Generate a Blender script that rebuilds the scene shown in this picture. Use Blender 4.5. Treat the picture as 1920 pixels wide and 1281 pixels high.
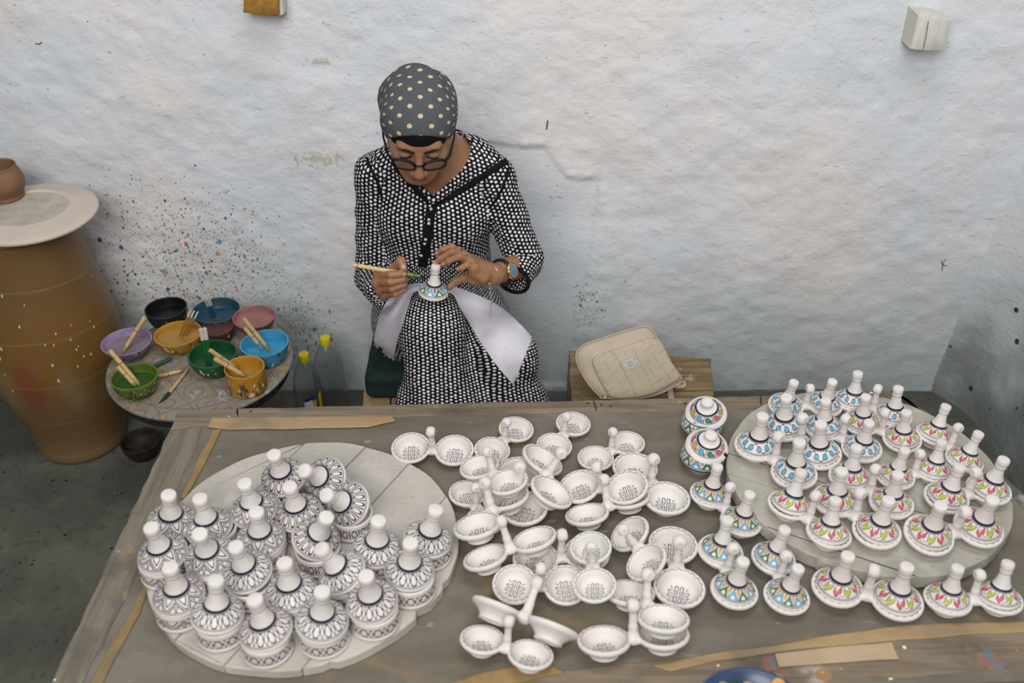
import bpy, bmesh, math, random
import numpy as np
from mathutils import Vector, Matrix
from mathutils.bvhtree import BVHTree

random.seed(11)
np.random.seed(11)
for _o in list(bpy.data.objects):
    bpy.data.objects.remove(_o, do_unlink=True)
scene = bpy.context.scene
COL = scene.collection
R = math.radians

# ------------------------------------------------------------------ camera
FPX, PITCH, CAMZ = 1867.0, R(34.8), 2.0          # focal length in pixels of the 1920 x 1281 frame
cam_data = bpy.data.cameras.new('camera')
cam_data.lens = 35.0
cam_data.sensor_width = 36.0
cam_data.dof.use_dof = True
cam_data.dof.focus_distance = 2.42
cam_data.dof.aperture_fstop = 2.2
cam = bpy.data.objects.new('camera', cam_data)
COL.objects.link(cam)
cam.location = (0, 0, CAMZ)
cam.rotation_euler = (math.pi / 2 - PITCH, 0, 0)
scene.camera = cam

# ------------------------------------------------------------------ light
world = bpy.data.worlds.new('world')
scene.world = world
world.use_nodes = True
world.node_tree.nodes['Background'].inputs[0].default_value = (0.93, 0.96, 1.0, 1)
world.node_tree.nodes['Background'].inputs[1].default_value = 0.125


def area(name, loc, target, sx, sy, power, color):
    d = bpy.data.lights.new(name, 'AREA')
    d.shape = 'RECTANGLE'
    d.size, d.size_y, d.energy, d.color = sx, sy, power, color
    o = bpy.data.objects.new(name, d)
    COL.objects.link(o)
    o.location = loc
    o.rotation_euler = (Vector(target) - Vector(loc)).to_track_quat('-Z', 'Y').to_euler()
    return o


area('doorway_daylight', (-0.5, -1.2, 3.2), (0.1, 2.2, 0.9), 2.2, 1.7, 120, (1.0, 0.975, 0.95))
area('overhead_soft_light', (0.35, 1.05, 3.7), (0.15, 1.9, 0.5), 1.5, 1.1, 34, (0.96, 0.98, 1.0))  # unseen soft area light from overhead

vs = scene.view_settings
vs.view_transform = 'Standard'
vs.look = 'None'
vs.exposure = 0.0
vs.gamma = 1.0
vs.use_curve_mapping = False

# ------------------------------------------------------------------ helpers
SP, CP = math.sin(PITCH), math.cos(PITCH)


def ray(px, py):
    u, v = (px - 960) / FPX, (py - 640.5) / FPX
    return Vector((u, CP - v * SP, -SP - v * CP))


def at(px, py, z=None, Y=None, d=None):
    """point of the place seen at a photo pixel, at height z, or at distance Y from the lens, or at depth d"""
    r = ray(px, py)
    if z is not None:
        t = (z - CAMZ) / r.z
    elif Y is not None:
        t = Y / r.y
    else:
        t = d
    return Vector((0, 0, CAMZ)) + r * t


def project(p):
    x, y, z = p[0], p[1], p[2] - CAMZ
    d = y * CP - z * SP
    return (960 + FPX * x / d, 640.5 - FPX * (y * SP + z * CP) / d)


def tag(o, label=None, cat=None, group=None, kind=None):
    if label:
        o['label'] = label
    if cat:
        o['category'] = cat
    if group:
        o['group'] = group
    if kind:
        o['kind'] = kind
    return o


def empty(name, loc=(0, 0, 0), label=None, cat=None, group=None, mat=None):
    o = bpy.data.objects.new(name, None)
    o.empty_display_size = 0.02
    COL.objects.link(o)
    if mat is not None:
        o.matrix_world = mat
    else:
        o.location = loc
    return tag(o, label, cat, group)


def offset_of(p):
    v = Vector((0, 0, 0))
    while p is not None:
        v += p.location
        p = p.parent
    return v


def make_mesh(name, verts, faces, uvs=None, smooth=True, sharp=40, mats=None, fmat=None):
    me = bpy.data.meshes.new(name)
    me.from_pydata([tuple(v) for v in verts], [], [tuple(f) for f in faces])
    if uvs is not None:
        lay = me.uv_layers.new(name='UVMap')
        if isinstance(uvs, dict) or len(uvs) != len(me.loops):
            vi = np.empty(len(me.loops), dtype=np.int32)
            me.loops.foreach_get('vertex_index', vi)
            arr = np.asarray(uvs, dtype=np.float32)[vi]
        else:
            arr = np.asarray(uvs, dtype=np.float32)
        lay.data.foreach_set('uv', arr.ravel())
    for m in (mats or []):
        me.materials.append(m)
    if fmat is not None:
        me.polygons.foreach_set('material_index', np.asarray(fmat, dtype=np.int32))
    if smooth:
        me.polygons.foreach_set('use_smooth', [True] * len(me.polygons))
        if sharp:
            me.set_sharp_from_angle(angle=R(sharp))
    me.update()
    return me


def link(name, me, parent=None, loc=None):
    o = bpy.data.objects.new(name, me)
    COL.objects.link(o)
    if parent is not None:
        o.parent = parent
    if loc is not None:
        o.location = loc
    return o


def put(name, geo, mat, parent=None, world=True, smooth=True, sharp=40):
    """geo = (verts, faces[, uvs]) in world coordinates (world=True) or in the parent's frame"""
    v, f = geo[0], geo[1]
    uv = geo[2] if len(geo) > 2 else None
    if world and parent is not None:
        off = offset_of(parent)
        v = [Vector(p) - off for p in v]
    me = make_mesh(name, v, f, uv, smooth, sharp, mats=mat if isinstance(mat, (list, tuple)) else [mat],
                   fmat=geo[3] if len(geo) > 3 else None)
    return link(name, me, parent)


def copy_tree(o, parent=None):
    c = o.copy()
    COL.objects.link(c)
    c.parent = parent
    for ch in list(o.children):
        copy_tree(ch, c)
    return c


def merge(*geos):
    V, F, U = [], [], []
    hasuv = all(len(g) > 2 for g in geos)
    for g in geos:
        n = len(V)
        V += [tuple(p) for p in g[0]]
        F += [tuple(i + n for i in f) for f in g[1]]
        if hasuv:
            U += [tuple(p) for p in g[2]]
    return (V, F, U) if hasuv else (V, F)


def lathe(prof, seg=64, wob=None):
    """prof: (r, z[, v]) from bottom outside ... ; returns verts, faces, per-loop uvs"""
    V, F, U = [], [], []
    rows = []
    for p in prof:
        if p[0] <= 1e-6:
            rows.append([len(V)])
            V.append((0, 0, p[1]))
        else:
            row = []
            for k in range(seg):
                a = 2 * math.pi * k / seg
                rr = p[0] * (1 + (wob(a, p[1]) if wob else 0))
                row.append(len(V))
                V.append((rr * math.cos(a), rr * math.sin(a), p[1]))
            rows.append(row)
    for i in range(len(prof) - 1):
        a, b = rows[i], rows[i + 1]
        va = prof[i][2] if len(prof[i]) > 2 else -1.0
        vb = prof[i + 1][2] if len(prof[i + 1]) > 2 else -1.0
        for k in range(seg):
            k2 = (k + 1) % seg
            u0, u1 = k / seg, (k + 1) / seg
            if len(a) == 1 and len(b) == 1:
                continue
            if len(a) == 1:
                F.append((a[0], b[k2], b[k]))
                U += [(u0, va), (u1, vb), (u0, vb)]
            elif len(b) == 1:
                F.append((a[k], a[k2], b[0]))
                U += [(u0, va), (u1, va), (u0, vb)]
            else:
                F.append((a[k], a[k2], b[k2], b[k]))
                U += [(u0, va), (u1, va), (u1, vb), (u0, vb)]
    return V, F, U


def smooth_profile(pts, n=4):
    """Catmull-Rom through (r, z, ...) points"""
    P = [np.array(p, float) for p in pts]
    out = []
    for i in range(len(P) - 1):
        p0 = P[i - 1] if i else 2 * P[0] - P[1]
        p1, p2 = P[i], P[i + 1]
        p3 = P[i + 2] if i + 2 < len(P) else 2 * P[-1] - P[-2]
        for k in range(n):
            t = k / n
            q = 0.5 * ((2 * p1) + (-p0 + p2) * t + (2 * p0 - 5 * p1 + 4 * p2 - p3) * t * t + (-p0 + 3 * p1 - 3 * p2 + p3) * t ** 3)
            q[0] = max(q[0], 0)
            out.append(tuple(q))
    out.append(tuple(P[-1]))
    return out


def move(geo, M):
    return ([M @ Vector(p) for p in geo[0]],) + tuple(geo[1:])


def poly_inset(pts, d):
    n = len(pts)
    area2 = sum(pts[i][0] * pts[(i + 1) % n][1] - pts[(i + 1) % n][0] * pts[i][1] for i in range(n))
    s = 1 if area2 > 0 else -1
    out = []
    for i in range(n):
        a, b, c = Vector(pts[i - 1]), Vector(pts[i]), Vector(pts[(i + 1) % n])
        e1 = (b - a).normalized() if (b - a).length > 1e-9 else Vector((1, 0))
        e2 = (c - b).normalized() if (c - b).length > 1e-9 else e1
        nrm = Vector((-e1.y - e2.y, e1.x + e2.x)) * s
        if nrm.length < 1e-6:
            nrm = Vector((-e1.y, e1.x)) * s
        out.append(tuple(b + nrm.normalized() * d))
    return out


def prism(pts, z0, z1, bev=0.003):
    """outline (x, y) extruded z0..z1 with worn upper and lower edges"""
    pts = [tuple(p[:2]) for p in pts]
    n = len(pts)
    if sum(pts[i][0] * pts[(i + 1) % n][1] - pts[(i + 1) % n][0] * pts[i][1] for i in range(n)) < 0:
        pts = pts[::-1]
    ins = poly_inset(pts, bev)
    rings = [(ins, z0), (pts, z0 + bev), (pts, z1 - bev), (poly_inset(pts, bev * 0.35), z1 - bev * 0.35), (ins, z1)]
    V, F = [], []
    for ring, z in rings:
        V += [(p[0], p[1], z) for p in ring]
    for r in range(len(rings) - 1):
        for i in range(n):
            j = (i + 1) % n
            F.append((r * n + i, r * n + j, (r + 1) * n + j, (r + 1) * n + i))
    F.append(tuple(range((len(rings) - 1) * n, len(rings) * n)))
    F.append(tuple(reversed(range(n))))
    return V, F


def wavy(pts, step=0.03, amp=0.002, seed=0):
    """subdivide an outline and let its edges wander a little"""
    rnd = random.Random(seed)
    out = []
    n = len(pts)
    for i in range(n):
        a, b = Vector(pts[i][:2]), Vector(pts[(i + 1) % n][:2])
        k = max(1, int((b - a).length / step))
        d = (b - a).normalized()
        nrm = Vector((-d.y, d.x))
        for j in range(k):
            p = a.lerp(b, j / k)
            if j:
                p = p + nrm * rnd.uniform(-amp, amp)
            out.append(tuple(p))
    return out


def slab(a, b, w, h, mat_fn=None):
    """box from a to b (centre line) with width w across and height h, all edges eased; world coords"""
    a, b = Vector(a), Vector(b)
    d = (b - a)
    L = d.length
    q = d.to_track_quat('X', 'Z').to_matrix().to_4x4()
    M = Matrix.Translation(a) @ q
    g = prism([(0, -w / 2), (L, -w / 2), (L, w / 2), (0, w / 2)], -h / 2, h / 2, min(w, h) * 0.12)
    return move(g, M)


def tube(path, rad, seg=10, cap=True, flat=None):
    """tube along a path of points; rad number or list; flat=(normal list, ratio) squashes it"""
    P = [Vector(p) for p in path]
    n = len(P)
    rr = rad if isinstance(rad, (list, tuple)) else [rad] * n
    T = []
    for i in range(n):
        t = (P[min(i + 1, n - 1)] - P[max(i - 1, 0)])
        T.append(t.normalized() if t.length > 1e-9 else Vector((0, 0, 1)))
    up = Vector((0, 0, 1)) if abs(T[0].z) < 0.9 else Vector((1, 0, 0))
    V, F, U = [], [], []
    L = 0
    for i in range(n):
        if flat:
            up = Vector(flat[0][i])
        s = T[i].cross(up)
        s = s.normalized() if s.length > 1e-6 else Vector((1, 0, 0))
        w = s.cross(T[i]).normalized()
        if not flat:
            up = w
        k2 = flat[1] if flat else 1.0
        for k in range(seg):
            a = 2 * math.pi * k / seg
            V.append(P[i] + s * (rr[i] * math.cos(a)) + w * (rr[i] * k2 * math.sin(a)))
    for i in range(n - 1):
        for k in range(seg):
            k2 = (k + 1) % seg
            F.append((i * seg + k, i * seg + k2, (i + 1) * seg + k2, (i + 1) * seg + k))
    if cap:
        F.append(tuple(reversed(range(seg))))
        F.append(tuple(range((n - 1) * seg, n * seg)))
    return V, F


def curve_pts(pts, n=6):
    return [Vector(p) for p in smooth_profile3(pts, n)]


def smooth_profile3(pts, n=6):
    P = [np.array(p, float) for p in pts]
    out = []
    for i in range(len(P) - 1):
        p0 = P[i - 1] if i else 2 * P[0] - P[1]
        p1, p2 = P[i], P[i + 1]
        p3 = P[i + 2] if i + 2 < len(P) else 2 * P[-1] - P[-2]
        for k in range(n):
            t = k / n
            out.append(0.5 * ((2 * p1) + (-p0 + p2) * t + (2 * p0 - 5 * p1 + 4 * p2 - p3) * t * t + (-p0 + 3 * p1 - 3 * p2 + p3) * t ** 3))
    out.append(P[-1])
    return out


def ball(c, r, seg=16, rings=10, sx=1, sy=1, sz=1):
    prof = [(r * math.sin(math.pi * i / rings), -r * math.cos(math.pi * i / rings)) for i in range(rings + 1)]
    prof[0] = (0, -r)
    prof[-1] = (0, r)
    g = lathe(prof, seg)
    return [(c[0] + p[0] * sx, c[1] + p[1] * sy, c[2] + p[2] * sz) for p in g[0]], g[1]


# ---- implicit surfaces (for bodies, cloth and pottery handles) -> surface nets
def net(field, origin, h):
    """field: 3-D array, negative inside; returns verts (n,3) and quads"""
    f = field
    ins = f < 0
    nx, ny, nz = f.shape
    c = np.zeros((nx - 1, ny - 1, nz - 1), dtype=np.int8)
    for dx in (0, 1):
        for dy in (0, 1):
            for dz in (0, 1):
                c += ins[dx:nx - 1 + dx, dy:ny - 1 + dy, dz:nz - 1 + dz]
    act = (c > 0) & (c < 8)
    idx = -np.ones(act.shape, dtype=np.int64)
    I, J, K = np.nonzero(act)
    idx[I, J, K] = np.arange(len(I))
    acc = np.zeros((len(I), 3))
    cnt = np.zeros(len(I))
    corners = [(a, b, d) for a in (0, 1) for b in (0, 1) for d in (0, 1)]
    for ca in corners:
        for ax in range(3):
            if ca[ax]:
                continue
            cb = list(ca)
            cb[ax] = 1
            fa = f[I + ca[0], J + ca[1], K + ca[2]]
            fb = f[I + cb[0], J + cb[1], K + cb[2]]
            m = (fa < 0) != (fb < 0)
            t = np.where(m, fa / np.where(m, fa - fb, 1), 0)
            for q in range(3):
                acc[:, q] += m * (ca[q] + (t if q == ax else 0))
            cnt += m
    V = acc / cnt[:, None] + np.c_[I, J, K]
    V = V * h + np.asarray(origin)
    Q = []
    for ax in range(3):
        a1, a2 = (ax + 1) % 3, (ax + 2) % 3
        sl0 = [slice(None)] * 3
        sl1 = [slice(None)] * 3
        sl0[ax] = slice(0, -1)
        sl1[ax] = slice(1, None)
        m = ins[tuple(sl0)] != ins[tuple(sl1)]
        E = np.array(np.nonzero(m)).T
        ok = (E[:, a1] > 0) & (E[:, a2] > 0) & (E[:, a1] < f.shape[a1] - 1) & (E[:, a2] < f.shape[a2] - 1)
        E = E[ok]
        s = ins[E[:, 0], E[:, 1], E[:, 2]]
        def cell(d1, d2):
            e = E.copy()
            e[:, a1] -= d1
            e[:, a2] -= d2
            return idx[e[:, 0], e[:, 1], e[:, 2]]
        q = np.c_[cell(1, 1), cell(0, 1), cell(0, 0), cell(1, 0)]
        q[~s] = q[~s][:, ::-1]
        Q.append(q)
    return V, np.vstack(Q)


class Field:
    def __init__(self, lo, hi, h):
        self.lo, self.h = np.array(lo, float), h
        n = np.ceil((np.array(hi) - self.lo) / h).astype(int) + 1
        ax = [self.lo[i] + np.arange(n[i]) * h for i in range(3)]
        self.X, self.Y, self.Z = [a.astype(np.float32) for a in np.meshgrid(*ax, indexing='ij')]
        self.f = np.full(self.X.shape, 9.0, dtype=np.float32)

    def cone(self, a, b, ra, rb):
        a, b = np.array(a, float), np.array(b, float)
        ab = b - a
        l2 = float(ab @ ab) + 1e-12
        px, py, pz = self.X - a[0], self.Y - a[1], self.Z - a[2]
        t = np.clip((px * ab[0] + py * ab[1] + pz * ab[2]) / l2, 0, 1)
        return np.sqrt((px - t * ab[0]) ** 2 + (py - t * ab[1]) ** 2 + (pz - t * ab[2]) ** 2) - (ra + t * (rb - ra))

    def ell(self, c, r, M=None):
        px, py, pz = self.X - c[0], self.Y - c[1], self.Z - c[2]
        if M is not None:
            M = np.array(M)
            px, py, pz = [M[0, i] * px + M[1, i] * py + M[2, i] * pz for i in range(3)]
        k0 = np.sqrt((px / r[0]) ** 2 + (py / r[1]) ** 2 + (pz / r[2]) ** 2)
        k1 = np.sqrt((px / r[0] ** 2) ** 2 + (py / r[1] ** 2) ** 2 + (pz / r[2] ** 2) ** 2)
        return k0 * (k0 - 1) / (k1 + 1e-9)

    def add(self, d, k=0.0):
        if k > 0:
            hh = np.clip(0.5 + 0.5 * (d - self.f) / k, 0, 1)
            self.f = d * (1 - hh) + self.f * hh - k * hh * (1 - hh)
        else:
            self.f = np.minimum(self.f, d)
        return self

    def cut(self, d, k=0.0):
        d = -d
        if k > 0:
            hh = np.clip(0.5 - 0.5 * (d - self.f) / k, 0, 1)
            self.f = d * (1 - hh) + self.f * hh + k * hh * (1 - hh)
        else:
            self.f = np.maximum(self.f, d)
        return self

    def mesh(self):
        return net(self.f, self.lo, self.h)


def vnoise(x, y, seed=0):
    """smooth 2-D value noise for arrays, -1..1"""
    rs = np.random.RandomState(seed)
    tab = rs.uniform(-1, 1, (256, 256))
    xi, yi = np.floor(x).astype(int), np.floor(y).astype(int)
    fx, fy = x - xi, y - yi
    fx, fy = fx * fx * (3 - 2 * fx), fy * fy * (3 - 2 * fy)
    g = lambda a, b: tab[a & 255, b & 255]
    return (g(xi, yi) * (1 - fx) + g(xi + 1, yi) * fx) * (1 - fy) + (g(xi, yi + 1) * (1 - fx) + g(xi + 1, yi + 1) * fx) * fy
# ------------------------------------------------------------------ node expressions
NT = None


class Ex:
    def __init__(self, s):
        self.s = s

    def __add__(a, b): return mth('ADD', a, b)
    def __radd__(a, b): return mth('ADD', b, a)
    def __sub__(a, b): return mth('SUBTRACT', a, b)
    def __rsub__(a, b): return mth('SUBTRACT', b, a)
    def __mul__(a, b): return mth('MULTIPLY', a, b)
    def __rmul__(a, b): return mth('MULTIPLY', b, a)
    def __truediv__(a, b): return mth('DIVIDE', a, b)
    def __neg__(a): return mth('MULTIPLY', a, -1.0)
    def __lt__(a, b): return mth('LESS_THAN', a, b)
    def __gt__(a, b): return mth('GREATER_THAN', a, b)
    def __and__(a, b): return mth('MINIMUM', a, b)
    def __or__(a, b): return mth('MAXIMUM', a, b)


def plug(v, sock):
    if isinstance(v, Ex):
        NT.links.new(v.s, sock)
    else:
        sock.default_value = v


def mth(op, *a):
    n = NT.nodes.new('ShaderNodeMath')
    n.operation = op
    for i, v in enumerate(a):
        plug(v, n.inputs[i])
    return Ex(n.outputs[0])


def ab(a): return mth('ABSOLUTE', a)
def sin(a): return mth('SINE', a)
def cos(a): return mth('COSINE', a)
def flo(a): return mth('FLOOR', a)
def frac(a): return mth('FRACT', a)
def mod(a, b): return mth('FLOORED_MODULO', a, b)
def sq(a): return a * a
def hyp(a, b): return mth('SQRT', a * a + b * b)
def atan2(a, b): return mth('ARCTAN2', a, b)
def line(d, w): return ab(d) < w
def inv(a): return 1.0 - a


def ramp(x, lo, hi, a=0.0, b=1.0):
    n = NT.nodes.new('ShaderNodeMapRange')
    n.interpolation_type = 'SMOOTHSTEP'
    plug(x, n.inputs[0])
    for i, v in enumerate((lo, hi, a, b)):
        n.inputs[i + 1].default_value = v
    return Ex(n.outputs[0])


def rgb(c):
    n = NT.nodes.new('ShaderNodeRGB')
    n.outputs[0].default_value = (*c[:3], 1)
    return Ex(n.outputs[0])


def mix(fac, a, b):
    n = NT.nodes.new('ShaderNodeMix')
    n.data_type = 'RGBA'
    plug(fac, n.inputs[0])
    for v, i in ((a, 6), (b, 7)):
        if isinstance(v, Ex):
            NT.links.new(v.s, n.inputs[i])
        else:
            n.inputs[i].default_value = (*v[:3], 1)
    return Ex(n.outputs[2])


def xyz(v):
    n = NT.nodes.new('ShaderNodeSeparateXYZ')
    NT.links.new(v.s, n.inputs[0])
    return [Ex(o) for o in n.outputs]


def vec(x, y, z=0.0):
    n = NT.nodes.new('ShaderNodeCombineXYZ')
    for i, v in enumerate((x, y, z)):
        plug(v, n.inputs[i])
    return Ex(n.outputs[0])


def coord(kind='Object'):
    n = NT.nodes.new('ShaderNodeTexCoord')
    return Ex(n.outputs[kind])


def scaled(v, s, rot=(0, 0, 0), loc=(0, 0, 0)):
    n = NT.nodes.new('ShaderNodeMapping')
    NT.links.new(v.s, n.inputs[0])
    n.inputs['Location'].default_value = loc
    n.inputs['Rotation'].default_value = rot
    n.inputs['Scale'].default_value = s if isinstance(s, tuple) else (s, s, s)
    return Ex(n.outputs[0])


def noise(v, scale, detail=4.0, rough=0.55, dist=0.0):
    n = NT.nodes.new('ShaderNodeTexNoise')
    NT.links.new(v.s, n.inputs['Vector'])
    n.inputs['Scale'].default_value = scale
    n.inputs['Detail'].default_value = detail
    n.inputs['Roughness'].default_value = rough
    n.inputs['Distortion'].default_value = dist
    return Ex(n.outputs[0])


def vor(v, scale, feature='F1', rnd=1.0):
    n = NT.nodes.new('ShaderNodeTexVoronoi')
    n.feature = feature
    NT.links.new(v.s, n.inputs['Vector'])
    n.inputs['Scale'].default_value = scale
    n.inputs['Randomness'].default_value = rnd
    return Ex(n.outputs['Distance']), (Ex(n.outputs['Color']) if feature == 'F1' else None)


def cramp(x, stops, const=False):
    n = NT.nodes.new('ShaderNodeValToRGB')
    plug(x, n.inputs[0])
    el = n.color_ramp.elements
    if const:
        n.color_ramp.interpolation = 'CONSTANT'
    while len(el) < len(stops):
        el.new(0.5)
    for e, (p, c) in zip(el, stops):
        e.position = p
        e.color = (*c[:3], 1)
    return Ex(n.outputs[0])


def objrand():
    n = NT.nodes.new('ShaderNodeObjectInfo')
    return Ex(n.outputs['Random'])


def bump(h, strength=0.3, dist=0.01, normal=None):
    n = NT.nodes.new('ShaderNodeBump')
    n.inputs['Strength'].default_value = strength
    n.inputs['Distance'].default_value = dist
    NT.links.new(h.s, n.inputs['Height'])
    if normal is not None:
        NT.links.new(normal.s, n.inputs['Normal'])
    return Ex(n.outputs[0])


def begin(name):
    global NT
    m = bpy.data.materials.new(name)
    m.use_nodes = True
    NT = m.node_tree
    return m, NT.nodes['Principled BSDF']


def finish(b, col, rough=0.7, spec=0.3, normal=None, metal=0.0):
    if isinstance(col, Ex):
        NT.links.new(col.s, b.inputs['Base Color'])
    else:
        b.inputs['Base Color'].default_value = (*col[:3], 1)
    plug(rough, b.inputs['Roughness'])
    b.inputs['Specular IOR Level'].default_value = spec
    plug(metal, b.inputs['Metallic'])
    if normal is not None:
        NT.links.new(normal.s, b.inputs['Normal'])


def plain(name, c, rough=0.6, spec=0.3, metal=0.0, var=0.12, nscale=30.0, bmp=0.0):
    m, b = begin(name)
    o = coord()
    n = noise(o, nscale, 4)
    c2 = tuple(max(0, x * (1 - 2 * var)) for x in c)
    col = mix(ramp(n, 0.3, 0.75), c, c2)
    finish(b, col, rough, spec, bump(n, bmp, 0.004) if bmp else None, metal)
    return m


def wood(name, light, dark, grime, axis=0, scale=1.0, rough=0.75, paint=0.0, bands=18.0):
    m, b = begin(name)
    o = coord()
    s = [22.0, 22.0, 22.0]
    s[axis] = 1.6
    g = scaled(o, tuple(v * scale for v in s))
    n1 = noise(g, 2.0, 6, 0.6, 0.4)
    n2 = noise(g, 6.5, 5, 0.65)
    col = mix(ramp(n1, 0.32, 0.68), light, dark)
    col = mix(ramp(n2, 0.55, 0.8) * 0.6, col, tuple(x * 0.45 for x in dark))
    n3 = noise(o, 5.0, 5, 0.6)
    col = mix(ramp(n3, 0.48, 0.72) * 0.75, col, grime)
    if paint:
        d, c = vor(o, 42.0)
        r, gg, bb = xyz(c)
        pc = cramp(gg, [(0, (0.7, 0.7, 0.68)), (0.35, (0.15, 0.28, 0.4)), (0.5, (0.6, 0.3, 0.06)), (0.65, (0.5, 0.16, 0.14)), (0.8, (0.75, 0.74, 0.7))], True)
        col = mix((d < r * 0.2) & (bb > 1 - paint) , col, pc)
        col = mix(ramp(noise(o, 9, 3), 0.62, 0.7) * 0.35, col, pc)
    finish(b, col, rough, 0.25, bump(n1 + n2 * 0.6, 0.55, 0.003))
    return m
# ------------------------------------------------------------------ setting: plaster walls, concrete floor
WALLY, TABZ = 2.6, 0.45


def wall_material(name, side):
    m, b = begin(name)
    o = coord()
    x, y, z = xyz(o)
    n = noise(o, 1.6, 4, 0.6)
    col = mix(ramp(n, 0.38, 0.62), (0.655, 0.69, 0.73), (0.735, 0.705, 0.695))
    n2 = noise(o, 9, 6, 0.6)
    col = mix(ramp(n2, 0.5, 0.75) * 0.35, col, (0.60, 0.61, 0.60))
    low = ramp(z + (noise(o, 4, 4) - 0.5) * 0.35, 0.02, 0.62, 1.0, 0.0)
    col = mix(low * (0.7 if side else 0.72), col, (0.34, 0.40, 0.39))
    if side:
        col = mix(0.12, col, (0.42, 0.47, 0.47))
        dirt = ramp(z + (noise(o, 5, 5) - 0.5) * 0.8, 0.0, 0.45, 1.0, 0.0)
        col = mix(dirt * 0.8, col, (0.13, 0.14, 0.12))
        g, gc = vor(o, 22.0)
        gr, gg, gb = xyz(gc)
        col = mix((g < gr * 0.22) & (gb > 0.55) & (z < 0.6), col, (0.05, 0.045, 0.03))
    # hairline cracks and scrapes
    sc = noise(scaled(o, (9.0, 9.0, 26.0), (0, 0.35, 0)), 3.0, 5, 0.6, 0.6)
    col = mix(ramp(sc, 0.64, 0.69) * 0.5, col, (0.33, 0.33, 0.32))
    # yellowed and grey soiling
    so = noise(o, 2.6, 6, 0.62)
    col = mix(ramp(so, 0.6, 0.78) * 0.35, col, (0.45, 0.43, 0.37))
    if not side:
        def zone(px, py, r0, r1, sx=1.0, sz=1.0):
            c = at(px, py, Y=WALLY)
            return ramp(hyp((x - c.x) * sx, (z - c.z) * sz), r0, r1, 1.0, 0.0)
        paints = [(0, (0.62, 0.36, 0.08)), (0.16, (0.10, 0.26, 0.10)), (0.32, (0.09, 0.12, 0.22)), (0.45, (0.55, 0.14, 0.14)),
                  (0.55, (0.07, 0.09, 0.08)), (0.72, (0.14, 0.36, 0.52)), (0.86, (0.30, 0.26, 0.12))]
        za = zone(375, 545, 0.02, 0.40, 1.0, 0.9) | zone(560, 610, 0.0, 0.16) | (zone(1105, 575, 0.0, 0.10, 1.3, 0.8) * 1.0) | (zone(290, 470, 0.0, 0.32) * 0.5)
        for sv, thr, rad in ((95.0, 0.20, 0.40), (46.0, 0.74, 0.36), (150.0, 0.08, 0.42), (210.0, 0.10, 0.42)):
            d, c = vor(scaled(o, (1.0, 1.0, 0.75), (0, 0.5, 0)), sv)
            cr, cg, cb = xyz(c)
            col = mix((d < cr * rad) & (cb * 1.0 > 1.0 - za * (1 - thr)), col, cramp(cg, paints, True))
        # dark diagonal spatter to the right of the small table
        zb = zone(575, 625, 0.0, 0.17, 1.0, 1.0)
        d, c = vor(scaled(o, (1.9, 1.0, 0.55), (0, -0.75, 0)), 62.0)
        cr, cg, cb = xyz(c)
        col = mix((d < cr * 0.42) & (cb > 1.0 - zb * 0.85), col, cramp(cg, [(0, (0.05, 0.10, 0.07)), (0.45, (0.10, 0.12, 0.16)), (0.75, (0.40, 0.25, 0.07)), (0.88, (0.06, 0.16, 0.12))], True))
        col = mix(zb * 0.35, col, (0.28, 0.33, 0.30))
        # a few black flecks everywhere
        d, c = vor(o, 14.0)
        cr, cg, cb = xyz(c)
        col = mix((d < cr * 0.045) & (cb > 0.6), col, (0.06, 0.06, 0.06))
        # ochre chips where the old coat shows
        for (px, py, r) in ((600, 118, 0.05), (560, 122, 0.02), (600, 300, 0.11)):
            zc = zone(px, py, 0.0, r, 0.8, 2.4)
            col = mix(ramp(noise(o, 60, 3) + zc * 0.32, 0.70, 0.76) * 0.6, col, (0.44, 0.40, 0.25))
    h = noise(scaled(o, (1.0, 1.0, 1.7), (0, 0.25, 0)), 11, 9, 0.66, 0.2)
    h2 = noise(o, 75, 4, 0.6)
    nb = bump(h, 0.55 if side else 0.30, 0.012)
    nb = bump(h2, 0.5, 0.004, nb)
    nb = bump(ramp(noise(scaled(o, (1.0, 1.0, 2.2), (0, 0.5, 0)), 30, 3, 0.5, 0.8), 0.60, 0.76), 0.25, 0.004, nb)
    finish(b, col, 0.85, 0.15, nb)
    return m


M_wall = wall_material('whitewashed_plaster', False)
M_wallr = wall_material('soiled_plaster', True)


def grid_faces(nu, nv):
    a = np.arange(nu * nv).reshape(nu, nv)
    return np.c_[a[:-1, :-1].ravel(), a[1:, :-1].ravel(), a[1:, 1:].ravel(), a[:-1, 1:].ravel()]


def poly_mask(X, Z, poly, soft):
    """signed softness: 1 inside, 0 outside, linear over 'soft'"""
    ins = np.zeros(X.shape, bool)
    dist = np.full(X.shape, 9.0)
    n = len(poly)
    for i in range(n):
        (x1, z1), (x2, z2) = poly[i], poly[(i + 1) % n]
        c = ((z1 > Z) != (z2 > Z)) & (X < (x2 - x1) * (Z - z1) / (z2 - z1 + 1e-12) + x1)
        ins ^= c
        t = np.clip(((X - x1) * (x2 - x1) + (Z - z1) * (z2 - z1)) / ((x2 - x1) ** 2 + (z2 - z1) ** 2 + 1e-12), 0, 1)
        dist = np.minimum(dist, np.hypot(X - x1 - t * (x2 - x1), Z - z1 - t * (z2 - z1)))
    sd = np.where(ins, dist, -dist)
    return np.clip(0.5 + sd / soft, 0, 1), sd


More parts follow.
